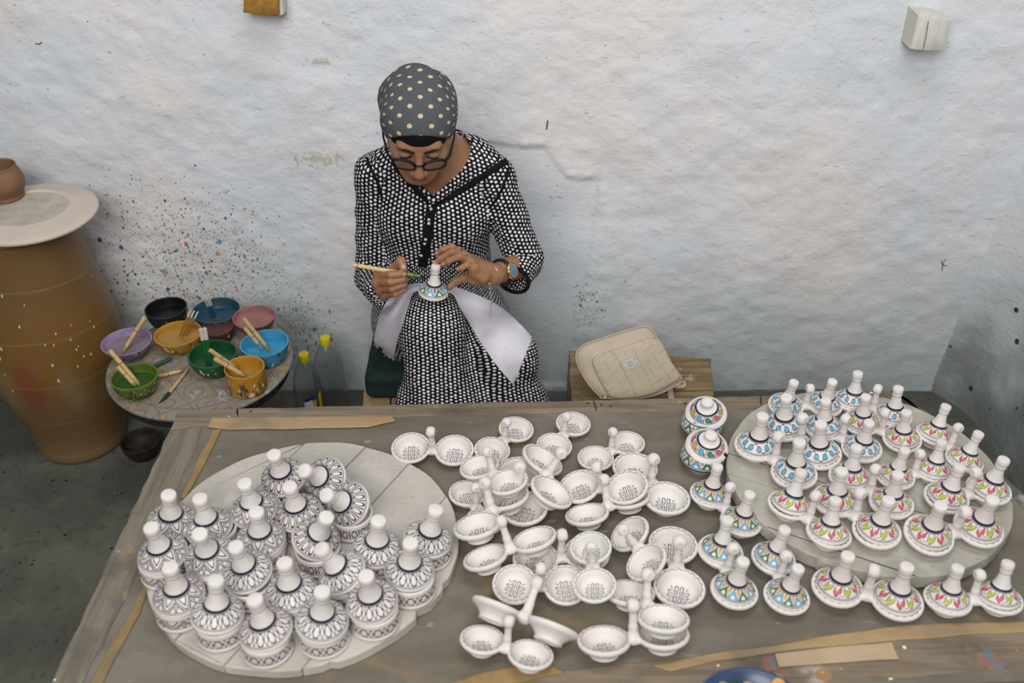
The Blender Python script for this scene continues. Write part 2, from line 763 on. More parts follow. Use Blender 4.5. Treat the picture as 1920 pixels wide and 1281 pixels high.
xs, zs = np.arange(-2.3, 1.72, 0.008), np.arange(-0.02, 2.5, 0.008)
GX, GZ = np.meshgrid(xs, zs, indexing='ij')
patch = [at(p, q, Y=WALLY) for p, q in ((915, 268), (960, 276), (1022, 279), (1040, 305), (1062, 332), (1085, 338), (1127, 338), (1108, 470), (1085, 590), (1062, 720), (760, 735), (780, 500), (800, 330))]
mk, sd = poly_mask(GX, GZ, [(p.x, p.z) for p in patch], 0.014)
lump = 0.008 * vnoise(GX * 2.3, GZ * 2.6, 1) + 0.005 * vnoise(GX * 7 + 3, GZ * 8, 2) + (0.0022 * vnoise(GX * 21, GZ * 27, 3) + 0.0012 * vnoise(GX * 55 + GZ * 20, GZ * 60, 4)) * (1 - 0.75 * mk)
lip = np.exp(-((sd + 0.010) / 0.012) ** 2) * 0.0030 * np.clip(0.6 + 1.3 * vnoise(GX * 60, GZ * 60, 9), 0, 2)
GY = WALLY - lump + 0.0075 * mk - lip
V = np.c_[GX.ravel(), GY.ravel(), GZ.ravel()]
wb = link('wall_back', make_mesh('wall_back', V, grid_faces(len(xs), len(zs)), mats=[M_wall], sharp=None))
tag(wb, 'rough whitewashed plaster wall behind the seated painter', kind='structure')

ys, zs2 = np.arange(-0.6, 2.7, 0.015), np.arange(-0.02, 2.5, 0.015)
HY, HZ = np.meshgrid(ys, zs2, indexing='ij')
HX = 1.47 + 0.075 * HZ - 0.012 * vnoise(HY * 2.5, HZ * 2.5, 5) - 0.006 * vnoise(HY * 9, HZ * 9, 6) - 0.10 * np.clip((HY - 2.40) / 0.21, 0, 1.3) ** 2
V = np.c_[HX.ravel(), HY.ravel(), HZ.ravel()]
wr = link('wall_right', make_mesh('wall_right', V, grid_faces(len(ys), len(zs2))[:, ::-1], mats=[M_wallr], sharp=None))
tag(wr, 'grey-green stained plaster wall meeting the back wall at the right corner', kind='structure')

m, b = begin('concrete_floor')
o = coord()
n = noise(o, 3.5, 7, 0.62)
col = mix(ramp(n, 0.32, 0.7), (0.070, 0.071, 0.058), (0.130, 0.128, 0.104))
d, c = vor(o, 26.0)
cr, cg, cb = xyz(c)
col = mix((d < cr * 0.16) & (cb > 0.7), col, (0.02, 0.02, 0.018))
col = mix(ramp(noise(o, 30, 5), 0.58, 0.66) * 0.5, col, (0.045, 0.045, 0.04))
d, c = vor(o, 40.0)
cr, cg, cb = xyz(c)
col = mix((d < cr * 0.10) & (cb > 0.88), col, (0.30, 0.29, 0.27))
finish(b, col, 0.8, 0.25, bump(noise(o, 28, 6), 0.4, 0.006))
M_floor = m
fx, fy = np.arange(-2.4, 1.75, 0.05), np.arange(-0.8, 2.75, 0.05)
FX, FY = np.meshgrid(fx, fy, indexing='ij')
FZ = 0.004 * vnoise(FX * 3, FY * 3, 8)
fl = link('floor', make_mesh('floor', np.c_[FX.ravel(), FY.ravel(), FZ.ravel() - 0.004], grid_faces(len(fx), len(fy)), mats=[M_floor], sharp=None))
tag(fl, 'dark stained concrete floor', kind='structure')

# small scribbles left on the plaster
M_ink = plain('black_mark', (0.03, 0.03, 0.04), 0.8)


def wall_mark(pix, w):
    pts = []
    for (p, q) in pix:
        c = at(p, q, Y=WALLY)
        i, j = int((c.x + 2.3) / 0.008), int((c.z + 0.02) / 0.008)
        pts.append(Vector((c.x, GY[i, j] - 0.0015, c.z)))
    nr = [Vector((0, -1, 0))] * len(pts)
    return tube(pts, w, 6, True, (nr, 0.4))


g = merge(wall_mark([(1773, 487), (1768, 494), (1766, 507)], 0.0012), wall_mark([(1766, 493), (1771, 498), (1777, 498)], 0.0012), wall_mark([(1765, 490), (1768, 498)], 0.001))
put('ink_mark', g, M_ink, wb)
put('ink_mark', wall_mark([(1027, 227), (1026, 235), (1025, 243)], 0.0022), plain('rust_mark', (0.16, 0.11, 0.03), 0.8), wb)
put('ink_mark', wall_mark([(68, 80), (76, 81), (80, 77)], 0.0012), M_ink, wb)

# beam ends let into the wall
M_beam = wood('ochre_beam', (0.42, 0.22, 0.05), (0.30, 0.14, 0.03), (0.10, 0.05, 0.02), 1)
M_limewood = wood('limewashed_beam', (0.66, 0.65, 0.58), (0.56, 0.55, 0.48), (0.42, 0.42, 0.38), 2)


def beam(name, pix, Yf, m, label, rot):
    P = [at(p, q, Y=Yf) for p, q in pix]
    e = empty(name, (sum(p.x for p in P) / len(P), 2.55, min(p.z for p in P)), label, 'beam')
    g = prism(wavy([(p.x, p.z) for p in P], 0.012, 0.0015, 5), 0, 2.66 - Yf, 0.003)
    V = [(p[0], 2.66 - p[2], p[1]) for p in g[0]]
    put('end_block', (V, [tuple(reversed(f)) for f in g[1]]), m, e, sharp=30)
    return e


e = beam('beam_end', [(456, -30), (455, 24), (490, 29), (522, 28), (521, -30)], 2.53, M_beam, 'short ochre wooden beam end jutting from the wall at the top', 0)
o = put('plaster_collar', prism([(at(522, 0, Y=2.56).x, at(522, -30, Y=2.56).z), (at(533, 0, Y=2.56).x, at(522, -30, Y=2.56).z), (at(532, 24, Y=2.56).x, at(532, 26, Y=2.56).z), (at(521, 28, Y=2.56).x, at(521, 29, Y=2.56).z)], 0, 0.05, 0.002), M_limewood, e, world=False)
o.data.transform(Matrix(((1, 0, 0, -e.location.x), (0, 0, 1, 2.55 - e.location.y), (0, 1, 0, -e.location.z), (0, 0, 0, 1))))
e = beam('beam_end', [(1722, 28), (1707, 92), (1735, 96), (1771, 97), (1778, 70), (1783, 38), (1768, 33)], 2.52, M_limewood, 'limewashed wooden beam end jutting from the wall at the upper right', 0)
P = [at(p, q, Y=2.518) for p, q in ((1741, 40), (1736, 70), (1731, 94))]
put('groove', tube(P, 0.0014, 6), plain('groove_shadow', (0.30, 0.30, 0.24)), e)
# ------------------------------------------------------------------ the big work table
M_rail = wood('weathered_rail', (0.27, 0.215, 0.15), (0.165, 0.13, 0.095), (0.095, 0.08, 0.065), 0, 1.0, 0.8, 0.12)
M_railY = wood('weathered_rail_deep', (0.24, 0.21, 0.16), (0.15, 0.13, 0.10), (0.085, 0.08, 0.07), 1, 1.0, 0.8, 0.06)
M_strip = wood('yellow_veneer', (0.42, 0.30, 0.16), (0.36, 0.245, 0.12), (0.20, 0.165, 0.115), 0, 0.6)
M_stripY = wood('yellow_veneer_deep', (0.34, 0.235, 0.10), (0.29, 0.195, 0.08), (0.17, 0.135, 0.085), 1, 0.6)
M_card = plain('tan_card', (0.50, 0.37, 0.24), 0.8, 0.2, 0, 0.08, 12)
m, b = begin('grey_table_panel')
o = coord()
n = noise(scaled(o, (1.2, 3.0, 1)), 3.0, 6, 0.6)
col = mix(ramp(n, 0.3, 0.7), (0.132, 0.115, 0.088), (0.205, 0.183, 0.147))
n2 = noise(o, 11, 6, 0.65)
col = mix(ramp(n2, 0.52, 0.7) * 0.5, col, (0.13, 0.12, 0.10))
col = mix(ramp(noise(o, 4.2, 5, 0.6, 0.6), 0.52, 0.70) * 0.6, col, (0.27, 0.195, 0.105))
col = mix(ramp(noise(scaled(o, (1, 2.4, 1), (0, 0, 0.5)), 13, 5), 0.66, 0.72) * 0.6, col, (0.36, 0.35, 0.33))
d, c = vor(o, 55.0)
cr, cg, cb = xyz(c)
col = mix((d < cr * 0.12) & (cb > 0.9), col, (0.5, 0.49, 0.46))
finish(b, col, 0.62, 0.35, bump(noise(o, 40, 5), 0.15, 0.003))
M_panel = m

T = lambda p, q, dz=0.0: at(p, q, z=TABZ + dz)
table = empty('work_table', (0.15, 1.55, 0), 'large low work table with grey top and worn wooden rails, covered in pottery', 'table')
BLc, BRc = T(326, 778), Vector((0.955, 2.02, 0))
panel_pts = [T(330, 790), T(445, 779), T(1130, 768), T(1660, 748), Vector((0.955, 1.985, 0)), Vector((1.115, 1.66, 0)), Vector((1.17, 1.5, 0)), Vector((1.18, 1.16, 0)), Vector((0.3, 1.10, 0)), Vector((-0.84, 1.06, 0))]
put('top_panel', prism(panel_pts, TABZ - 0.02, TABZ, 0.002), M_panel, table, sharp=25)


def rail(name, pix, h, mt, seed, thick=0.03, dz=0.0, amp=0.0018, wav=True):
    pts = [p if isinstance(p, Vector) else T(p[0], p[1], h) for p in pix]
    pts = [(p.x, p.y) for p in pts]
    if wav:
        pts = wavy(pts, 0.035, amp, seed)
    return put(name, prism(pts, TABZ + h - thick, TABZ + h, 0.0025), mt, table, sharp=25)


rail('back_rail', [(334, 770), (443, 767), (445, 779), (418, 791), (382, 797), (319, 805)], 0.0035, M_rail, 1)
rail('back_rail', [(446, 766), (800, 757), (1112, 750), (1118, 771), (800, 779), (560, 783), (446, 781)], 0.0025, M_rail, 2)
rail('back_rail', [(1114, 750), (1280, 746), (1425, 742), (1427, 766), (1280, 770), (1120, 772)], 0.002, M_rail, 3)
rail('back_rail', [(1427, 742), (1560, 737), (1668, 731), (1690, 748), (1560, 760), (1429, 767)], 0.0025, M_rail, 4)
rail('side_rail', [(318, 807), (378, 800), (370, 830), (345, 886), (297, 985), (262, 1062), (205, 1180), (140, 1310), (80, 1310), (160, 1140), (215, 1025), (285, 875)], 0.003, M_railY, 5, amp=0.003)
rail('side_rail', [(1670, 733), (1700, 748), (1752, 795), (1895, 925), (1935, 975), (2010, 1050), (2040, 1045), (1960, 960), (1890, 900), (1760, 785)], 0.0025, M_railY, 6, amp=0.003)
fr = [T(60, 1330, 0.004), T(700, 1295, 0.004), T(1230, 1236, 0.004), T(1500, 1213, 0.004), T(1990, 1170, 0.004)]
fo = [Vector((p.x + 0.005, p.y - 0.085, 0)) for p in fr]
rail('front_rail', fr + fo[::-1], 0.002, M_rail, 7)

# torn veneer and card strips lying along the edges
rail('veneer_strip', [(398, 783), (560, 781), (735, 780), (742, 788), (690, 800), (560, 803), (430, 805), (388, 800)], 0.0062, M_strip, 8, 0.004)
rail('veneer_strip', [(398, 806), (415, 804), (402, 832), (378, 880), (358, 915), (346, 935), (338, 932), (366, 872)], 0.004, M_stripY, 9, 0.0035)
rail('veneer_strip', [(268, 1098), (282, 1090), (262, 1150), (215, 1235), (185, 1300), (160, 1300), (205, 1215), (242, 1150)], 0.004, M_stripY, 10, 0.0035)
rail('veneer_strip', [(1224, 1248), (1340, 1225), (1454, 1211), (1545, 1193), (1690, 1173), (1800, 1168), (1935, 1164), (1935, 1184), (1800, 1191), (1690, 1199), (1560, 1212), (1455, 1223), (1400, 1232), (1340, 1240), (1257, 1259)], 0.0048, M_strip, 11, 0.003)
rail('card_strip', [(1453, 1226), (1560, 1213), (1672, 1204), (1686, 1235), (1560, 1243), (1460, 1251)], 0.0075, M_card, 12, 0.003, amp=0.0008)
rail('veneer_strip', [(905, 1262), (960, 1252), (1030, 1246), (1060, 1262), (990, 1276), (880, 1296), (780, 1300)], 0.0045, M_stripY, 13, 0.0025)
for i, p in enumerate([(-0.79, 1.86), (-0.79, 1.13), (0.9, 1.92), (1.12, 1.16)]):
    put('leg', prism(wavy([(p[0] - 0.032, p[1] - 0.032), (p[0] + 0.032, p[1] - 0.032), (p[0] + 0.032, p[1] + 0.032), (p[0] - 0.032, p[1] + 0.032)], 0.03, 0.001, i), 0.0, TABZ - 0.0205, 0.003), M_railY, table)
# aprons below the top
for i, (a, c2) in enumerate([((-0.755, 1.865), (0.865, 1.92)), ((-0.755, 1.13), (1.085, 1.16)), ((-0.79, 1.165), (-0.79, 1.825)), ((1.115, 1.195), (0.905, 1.885))]):
    put('apron', slab((a[0], a[1], TABZ - 0.066), (c2[0], c2[1], TABZ - 0.066), 0.028, 0.088), M_railY, table)
for (p, q) in ((1102, 757), (1128, 760), (1145, 762), (470, 772), (1285, 757)):
    c = T(p, q, 0.0025)
    nl = put('nail', lathe([(0, 0), (0.003, 0), (0.0034, 0.0012), (0.002, 0.002), (0, 0.0022)], 12), plain('rusty_nail', (0.05, 0.045, 0.04), 0.6), table, world=False)
    nl.location = c - table.location

# ------------------------------------------------------------------ round drying boards made of planks
m, b = begin('limey_board')
o = coord()
n = noise(scaled(o, (3, 3, 3)), 2.0, 6, 0.62)
col = mix(ramp(n, 0.3, 0.7), (0.56, 0.52, 0.47), (0.44, 0.41, 0.36))
col = mix(ramp(noise(o, 14, 5), 0.52, 0.72) * 0.6, col, (0.66, 0.62, 0.58))
col = mix(ramp(noise(scaled(o, (1, 2.2, 1), (0, 0, 0.8)), 40, 4), 0.66, 0.70) * 0.5, col, (0.24, 0.22, 0.19))
col = mix(objrand() * 0.22, col, (0.42, 0.40, 0.35))
finish(b, col, 0.85, 0.15, bump(noise(scaled(o, (1, 3, 1), (0, 0, 0.8)), 30, 6), 0.35, 0.004))
M_board = m
M_board2 = m.copy()
M_board2.name = 'greenish_board'
for nd in M_board2.node_tree.nodes:
    if nd.bl_idname == 'ShaderNodeMix':
        for i in (6, 7):
            cx_ = nd.inputs[i].default_value
            nd.inputs[i].default_value = (cx_[0] * 0.84, cx_[1] * 0.86, cx_[2] * 0.82, 1)


def clip_half(poly, p, nrm, keep_positive=True):
    out = []
    s = 1 if keep_positive else -1
    for i in range(len(poly)):
        a, c = Vector(poly[i]), Vector(poly[(i + 1) % len(poly)])
        da, dc = s * (a - p).dot(nrm), s * (c - p).dot(nrm)
        if da >= 0:
            out.append(tuple(a))
        if (da >= 0) != (dc >= 0):
            out.append(tuple(a.lerp(c, da / (da - dc))))
    return out


def round_board(label, cx, cy, rad, ztop, thick, cut_pts, dir_pix, seed, chips, mt=None):
    e = empty('round_drying_board', (cx, cy, ztop - thick), label, 'board', 'round plank boards on the table')
    rnd = random.Random(seed)
    base = []
    ph = [rnd.uniform(0, 6.28) for _ in range(6)]
    for k in range(140):
        a = 2 * math.pi * k / 140
        rr = rad * (1 + 0.006 * math.sin(3 * a + ph[0]) + 0.004 * math.sin(7 * a + ph[1]) + 0.003 * math.sin(17 * a + ph[2]))
        for (ca, wd, dp) in chips:
            dd = abs((a - ca + math.pi) % (2 * math.pi) - math.pi)
            if dd < wd:
                rr -= dp * (1 - (dd / wd) ** 2)
        base.append((cx + rr * math.cos(a), cy + rr * math.sin(a)))
    P0, P1 = at(*dir_pix[0], z=ztop), at(*dir_pix[1], z=ztop)
    d = Vector((P1.x - P0.x, P1.y - P0.y)).normalized()
    nrm = Vector((-d.y, d.x))
    offs = sorted((Vector(at(*p, z=ztop)[:2])).dot(nrm) for p in cut_pts)
    lo = None
    for i in range(len(offs) + 1):
        poly = base
        if i > 0:
            poly = clip_half(poly, nrm * (offs[i - 1] + 0.0014), nrm, True)
        if i < len(offs):
            poly = clip_half(poly, nrm * (offs[i] - 0.0014), nrm, False)
        if len(poly) < 3:
            continue
        dz = rnd.uniform(-0.0012, 0.0012)
        put('plank', prism(poly, ztop - thick, ztop + dz, 0.0028), mt or M_board, e, sharp=25)
    # two battens below hold the planks together
    return e


LBZ, RBZ = TABZ + 0.024, TABZ + 0.042
round_board('pale round plank board on the left of the table, carrying black and white tagines', -0.4315, 1.4635, 0.3185, LBZ, 0.0235,
            [(568, 834), (680, 843), (763, 872), (835, 932)], [(763, 872), (687, 955)], 3, [(-0.62, 0.05, 0.012), (-0.35, 0.04, 0.008), (-1.25, 0.03, 0.006)])
round_board('grey-green round plank board on the right of the table, carrying colourful lidded dishes', 0.7875, 1.655, 0.304, RBZ, 0.034,
            [(1389, 784), (1368, 850), (1381, 893), (1431, 985), (1600, 1068)], [(1381, 893), (1463, 919)], 5, [(-0.25, 0.06, 0.012), (1.2, 0.05, 0.008)], M_board2)
# a low block under the back of the right board
# ------------------------------------------------------------------ pottery: clay bodies and brush-painted patterns
INK = (0.022, 0.019, 0.034)
NAVY = (0.012, 0.015, 0.034)


def clay(tint=0.0):
    o = coord()
    n = noise(o, 25, 4, 0.6)
    r = objrand()
    col = mix(ramp(n, 0.3, 0.75), (0.745, 0.683, 0.652), (0.70, 0.640, 0.612))
    return mix(r * 0.45, col, (0.705, 0.708, 0.672))


def uvs():
    return xyz(coord('UV'))[:2]


def bowl_material():
    """inside of the small dishes: a wavy ring and a knotted cross, brushed in black; uv = local x, y over radius"""
    m, b = begin('painted_dish_inside')
    x, y = uvs()
    col = clay()
    r, a = hyp(x, y), atan2(y, x)
    jit = noise(coord(), 55, 2)
    wav = 0.862 + 0.024 * sin(a * 19.0) + (jit - 0.5) * 0.03
    dash = frac(a * 9.5 / math.pi + 0.18) < 0.84
    m1 = line(r - wav, 0.0145) & dash
    # cross
    s = 1 / 0.43
    X, Y = ab(x * s + (jit - 0.5) * 0.06), ab(y * s)
    hi, lo = mth('MAXIMUM', X, Y), mth('MINIMUM', X, Y)
    L1 = line(lo - 0.10, 0.035) & (hi < 0.92)
    L2 = line(hyp(hi - 0.80, lo - 0.25) - 0.15, 0.040) & (hi > 0.74)
    L3 = line(lo - 0.36, 0.038) & (hi > 0.34) & (hi < 0.84)
    L4 = line(hi - lo, 0.06) & (hi > 0.60) & (hi < 0.84)
    L5 = line(hi - 0.34, 0.03) & (lo > 0.10) & (lo < 0.34)
    mk = m1 | L1 | L2 | L3 | L4 | L5
    col = mix(mk * 0.95, col, INK)
    finish(b, col, 0.55, 0.3)
    return m


def band_material(name, kind, ink=INK):
    """lids and bases: uv = turn, height within the painted band; v < 0 is bare clay"""
    m, b = begin(name)
    u, v = uvs()
    col = clay()
    jit = noise(coord(), 60, 2)
    vv = v + (jit - 0.5) * 0.035
    inb = (v > 0.0) & (v < 1.0)
    edge = line(v - 0.02, 0.028) | line(v - 0.12, 0.020) | line(v - 0.97, 0.028)
    navy = (v > 1.03) & (v < 1.40)

    def cell(n, ph=0.0):
        t = u * float(n) + ph + (jit - 0.5) * 0.06
        return frac(t) - 0.5, flo(t)

    def paint(c, mask, colr):
        return mix(mask & inb, c, colr)
    w = (vv - 0.15) / 0.80          # 0..1 inside the borders
    ins = (w > 0.0) & (w < 1.0)
    if kind == 'petals':
        c, i = cell(15)
        e = hyp(c / 0.27, (w - 0.52) / 0.46)
        mk = line(e - 1.0, 0.20) | (line(ab(c) - 0.5, 0.07))
        col = paint(col, mk & ins, ink)
    elif kind == 'zigzag':
        c, i = cell(7)
        t = ab(c) * 2.0
        z = frac((w * 0.95 + t) * 1.55)
        mk = (z < 0.25) | (line(w - (1.0 - t), 0.065))
        sq1 = line(hyp(c * 1.4, w - 0.32) - 0.12, 0.035)
        col = paint(col, (mk | sq1) & ins, ink)
    elif kind == 'leaves':
        a = u * math.pi * 11.0 + (jit - 0.5) * 0.15
        s1, s2 = ab(sin(a)), ab(cos(a))
        c, i = cell(22)
        mk = line(w - s1, 0.085) | line(w - (1.0 - s1), 0.085) | (line(c, 0.09) & (w > 0.45) & (w < 0.8))
        col = paint(col, mk & ins, ink)
    elif kind == 'drops':
        c, i = cell(11)
        e = hyp(c / 0.23, (w - 0.46) / 0.27)
        wave = line(w - (0.5 + 0.44 * cos((u * 11.0) * math.pi)), 0.05)
        col = paint(col, wave & ins, INK)
        col = paint(col, (e < 1.28) & ins, INK)
        col = paint(col, (e < 1.0) & ins, (0.10, 0.42, 0.68))
    elif kind == 'hooks':
        c, i = cell(10)
        par = mod(i, 2.0)
        hook = ab(w - 0.30 - ab(c + 0.06) * 1.15)
        lim = ab(c) < 0.37
        wave = ab(w - (0.5 + 0.46 * cos((u * 10.0) * math.pi)))
        col = paint(col, (wave < 0.15) & ins, INK)
        col = paint(col, (hook < 0.30) & (ab(c) < 0.41) & ins, INK)
        col = paint(col, (hook < 0.22) & (ab(c) < 0.36) & ins, mix(par, (0.58, 0.10, 0.13), (0.44, 0.50, 0.06)))
        col = paint(col, (wave < 0.09) & ins & inv((hook < 0.20) & lim), (0.76, 0.72, 0.70))
    elif kind in ('triangles', 'held', 'starbase'):
        n = {'triangles': 10, 'held': 8, 'starbase': 12}[kind]
        c, i = cell(n)
        par = mod(i, 2.0)
        t = 1.0 - ab(c) * 2.0
        green, blue = (0.05, 0.20, 0.11), (0.12, 0.40, 0.62)
        low = w < t * 1.02
        if kind == 'held':
            up = mix(1.0, (0.75, 0.73, 0.72), (0.18, 0.17, 0.20))
        elif kind == 'starbase':
            up = mix(par, (0.34, 0.08, 0.09), (0.55, 0.33, 0.05))
        else:
            up = (0.62, 0.33, 0.06)
        upm = ((w - t) > 0.36) & (ab(c) > 0.30)
        if kind == 'starbase':
            cc = 0.5 - ab(c)
            upm = (hyp(cc * 1.2, (w - 0.70) * 0.7) < 0.12) | (line(cc, 0.02) & (w > 0.5) & (w < 0.95))
        col = paint(col, upm & ins, up)
        col = paint(col, low & ins, mix(par, green, blue))
        e = hyp(ab(c) - 0.09, (w - 0.20) * 0.8) < 0.10
        e2 = hyp(c, (w - 0.36) * 0.8) < 0.09
        col = paint(col, (e | e2) & ins, (0.78, 0.75, 0.73))
        col = paint(col, (line(w - t * 1.02, 0.045) | line(w - t - 0.20, 0.03)) & ins, INK)
    elif kind == 'flames':
        c, i = cell(10)
        k = mod(i, 4.0)
        cc = cramp(k * 0.25 + 0.05, [(0, (0.60, 0.13, 0.16)), (0.25, (0.66, 0.36, 0.05)), (0.5, (0.11, 0.42, 0.64)), (0.75, (0.06, 0.24, 0.13))], True)
        sh = ab(c + (w - 0.5) * 0.25) - (0.30 - 0.24 * ab(w - 0.38)) 
        body = (sh < 0.0) & (w > 0.12) & (w < 0.86)
        out = (sh < 0.07) & (w > 0.05) & (w < 0.93)
        col = paint(col, out & ins, INK)
        col = paint(col, body & ins, cc)
        col = paint(col, (line(ab(c) - 0.5, 0.035)) & ins, INK)
    col = mix(edge * 0.9, col, ink)
    col = mix(navy, col, NAVY)
    finish(b, col, 0.5, 0.35)
    return m


M_in = bowl_material()
m, b = begin('bare_clay')
finish(b, clay(), 0.6, 0.25, bump(noise(coord(), 70, 4), 0.08, 0.002))
M_clay = m
M_pet, M_zig, M_lea = [band_material('painted_' + k, k) for k in ('petals', 'zigzag', 'leaves')]
M_drop, M_hook, M_tri, M_star, M_flame, M_held = [band_material('painted_' + k, k) for k in ('drops', 'hooks', 'triangles', 'starbase', 'flames', 'held')]


# --- shapes (local frames: z up, origin at the middle of the underside / of the rim)
def lid_meshes(name, Rr, mat, hs=1.0, seg=72):
    s = Rr / 0.049
    low = [(0, 0.008, -1), (0.034 * s, 0.007, -1), (0.042 * s, 0.002, -1), (0.046 * s, -0.001, -1), (0.0488 * s, 0.0005, -1), (0.0492 * s, 0.003, -0.2), (0.0484 * s, 0.006, -0.08),
           (0.0466 * s, 0.0085, 0.0), (0.0435 * s, 0.0125, 0.18), (0.039 * s, 0.0172, 0.40), (0.0335 * s, 0.0222, 0.66), (0.0275 * s, 0.0272, 0.90), (0.0253 * s, 0.0293, 1.0), (0.0242 * s, 0.0308, 1.08),
           (0.0226 * s, 0.0333, 1.24), (0.0205 * s, 0.0375, 1.6), (0.0172 * s, 0.0450, 2), (0.0146 * s, 0.0535, 2), (0.0128 * s, 0.0620, 2), (0.0120 * s, 0.0660, 2)]
    kn = [(0.0119 * s, 0.0655), (0.0121 * s, 0.0670), (0.0140 * s, 0.0700), (0.0148 * s, 0.0735), (0.0140 * s, 0.0765), (0.0139 * s, 0.0780), (0.0152 * s, 0.0810), (0.0158 * s, 0.0860), (0.0155 * s, 0.0905), (0.0142 * s, 0.0935), (0.009 * s, 0.0950), (0, 0.0953)]
    low = [(p[0], p[1] * hs, p[2]) for p in low]
    kn = [(p[0], p[1] * hs) for p in kn]
    a = make_mesh(name, *lathe(low, seg), sharp=50, mats=[mat])
    c = make_mesh(name + '_knob', *lathe(kn, 32), sharp=50, mats=[M_clay])
    return a, c


def base_mesh(mat):
    p = [(0, 0.003, -1), (0.036, 0.003, -1), (0.038, 0, -1), (0.0435, 0, -1), (0.0468, 0.003, -1), (0.0475, 0.0065, -1), (0.0462, 0.0098, -0.1), (0.0455, 0.0105, 0.0), (0.0458, 0.016, 0.25), (0.0464, 0.023, 0.55), (0.0464, 0.030, 0.82),
         (0.0458, 0.0345, 1.0), (0.0452, 0.037, 1.01), (0.0458, 0.0400, 1.01), (0.0452, 0.0435, 1.01), (0.0430, 0.0450, 1.01), (0.0408, 0.0438, 1.01), (0.0395, 0.038, 1.01), (0.037, 0.018, 1.01), (0.030, 0.009, 1.01), (0, 0.007, 1.01)]
    return make_mesh('tagine_base', *lathe(p, 64), sharp=50, mats=[mat])


BR, SPAN, HB = 0.0465, 0.104, 0.058        # bowl radius, distance of the two bowls, ball height above the rim
RIMZ = 0.0315


def bowl_mesh(shallow=False):
    prof = [(0, 0.0035), (0.0185, 0.0035), (0.0205, 0.0), (0.0245, 0.0), (0.0262, 0.0020), (0.0252, 0.0055), (0.0285, 0.0105), (0.0345, 0.0165), (0.0405, 0.0198), (0.0448, 0.0222), (0.0467, 0.0252), (0.0469, 0.0285), (0.0456, 0.0312), (0.0430, 0.0319),
            (0.0398, 0.0312), (0.0368, 0.0282), (0.0340, 0.0215), (0.0300, 0.0140), (0.0225, 0.0098), (0.0120, 0.0083), (0, 0.0080)]
    g = lathe(prof, 64)
    zr = 0.0362
    V = g[0]
    U = []
    FM = []
    for f in g[1]:
        r = max(math.hypot(V[i][0], V[i][1]) for i in f)
        zz = sum(V[i][2] for i in f) / len(f)
        inside = all(any(abs(V[i][2] - q[1]) < 1e-6 for q in prof[12:]) for i in f)
        FM.append(1 if inside else 0)
        for i in f:
            U.append((V[i][0] / BR, V[i][1] / BR))
    return make_mesh('dish_bowl', V, g[1], U, sharp=50, mats=[M_clay, M_in], fmat=FM)


def handle_mesh():
    F = Field((-0.034, -0.030, 0.006), (0.034, 0.030, 0.106), 0.00125)
    F.add(F.ell((0, 0, 0.0265), (0.031, 0.0215, 0.0060)))
    for s in (-1, 1):       # the web is drawn in between the two round rims
        F.cut(F.cone((0, s * 0.0262, 0), (0, s * 0.0262, 0.05), 0.0125, 0.0125), 0.004)
    F.add(F.cone((0, 0, 0.026), (0, 0, 0.050), 0.0098, 0.0076), 0.012)
    F.add(F.cone((0, 0, 0.050), (0, 0, 0.082), 0.0076, 0.0066), 0.004)
    F.add(F.ell((0, 0, RIMZ + HB), (0.0132, 0.0132, 0.0126)), 0.004)
    for s in (-1, 1):       # keep clear of the hollow of the two bowls
        F.cut(np.sqrt((F.X - s * SPAN / 2) ** 2 + F.Y ** 2 + 0 * F.Z) - 0.0425)
    v, q = F.mesh()
    return make_mesh('dish_handle', v, q, sharp=None, mats=[M_clay])


ME_bowl, ME_handle = bowl_mesh(), handle_mesh()
DL = 0.0405
ME_dlid = {k: lid_meshes('dish_lid_' + k, DL, mt, 0.93) for k, mt in (('drops', M_drop), ('hooks', M_hook), ('triangles', M_tri))}
ME_tlid = {k: lid_meshes('tagine_lid_' + k, 0.049, mt) for k, mt in (('petals', M_pet), ('zigzag', M_zig), ('leaves', M_lea))}
ME_base = {k: base_mesh(mt) for k, mt in (('petals', M_pet), ('zigzag', M_zig), ('leaves', M_lea))}


def basis(xax, zax):
    z = Vector(zax).normalized()
    x = Vector(xax)
    x = (x - z * x.dot(z)).normalized()
    y = z.cross(x)
    return Matrix((x, y, z)).transposed()


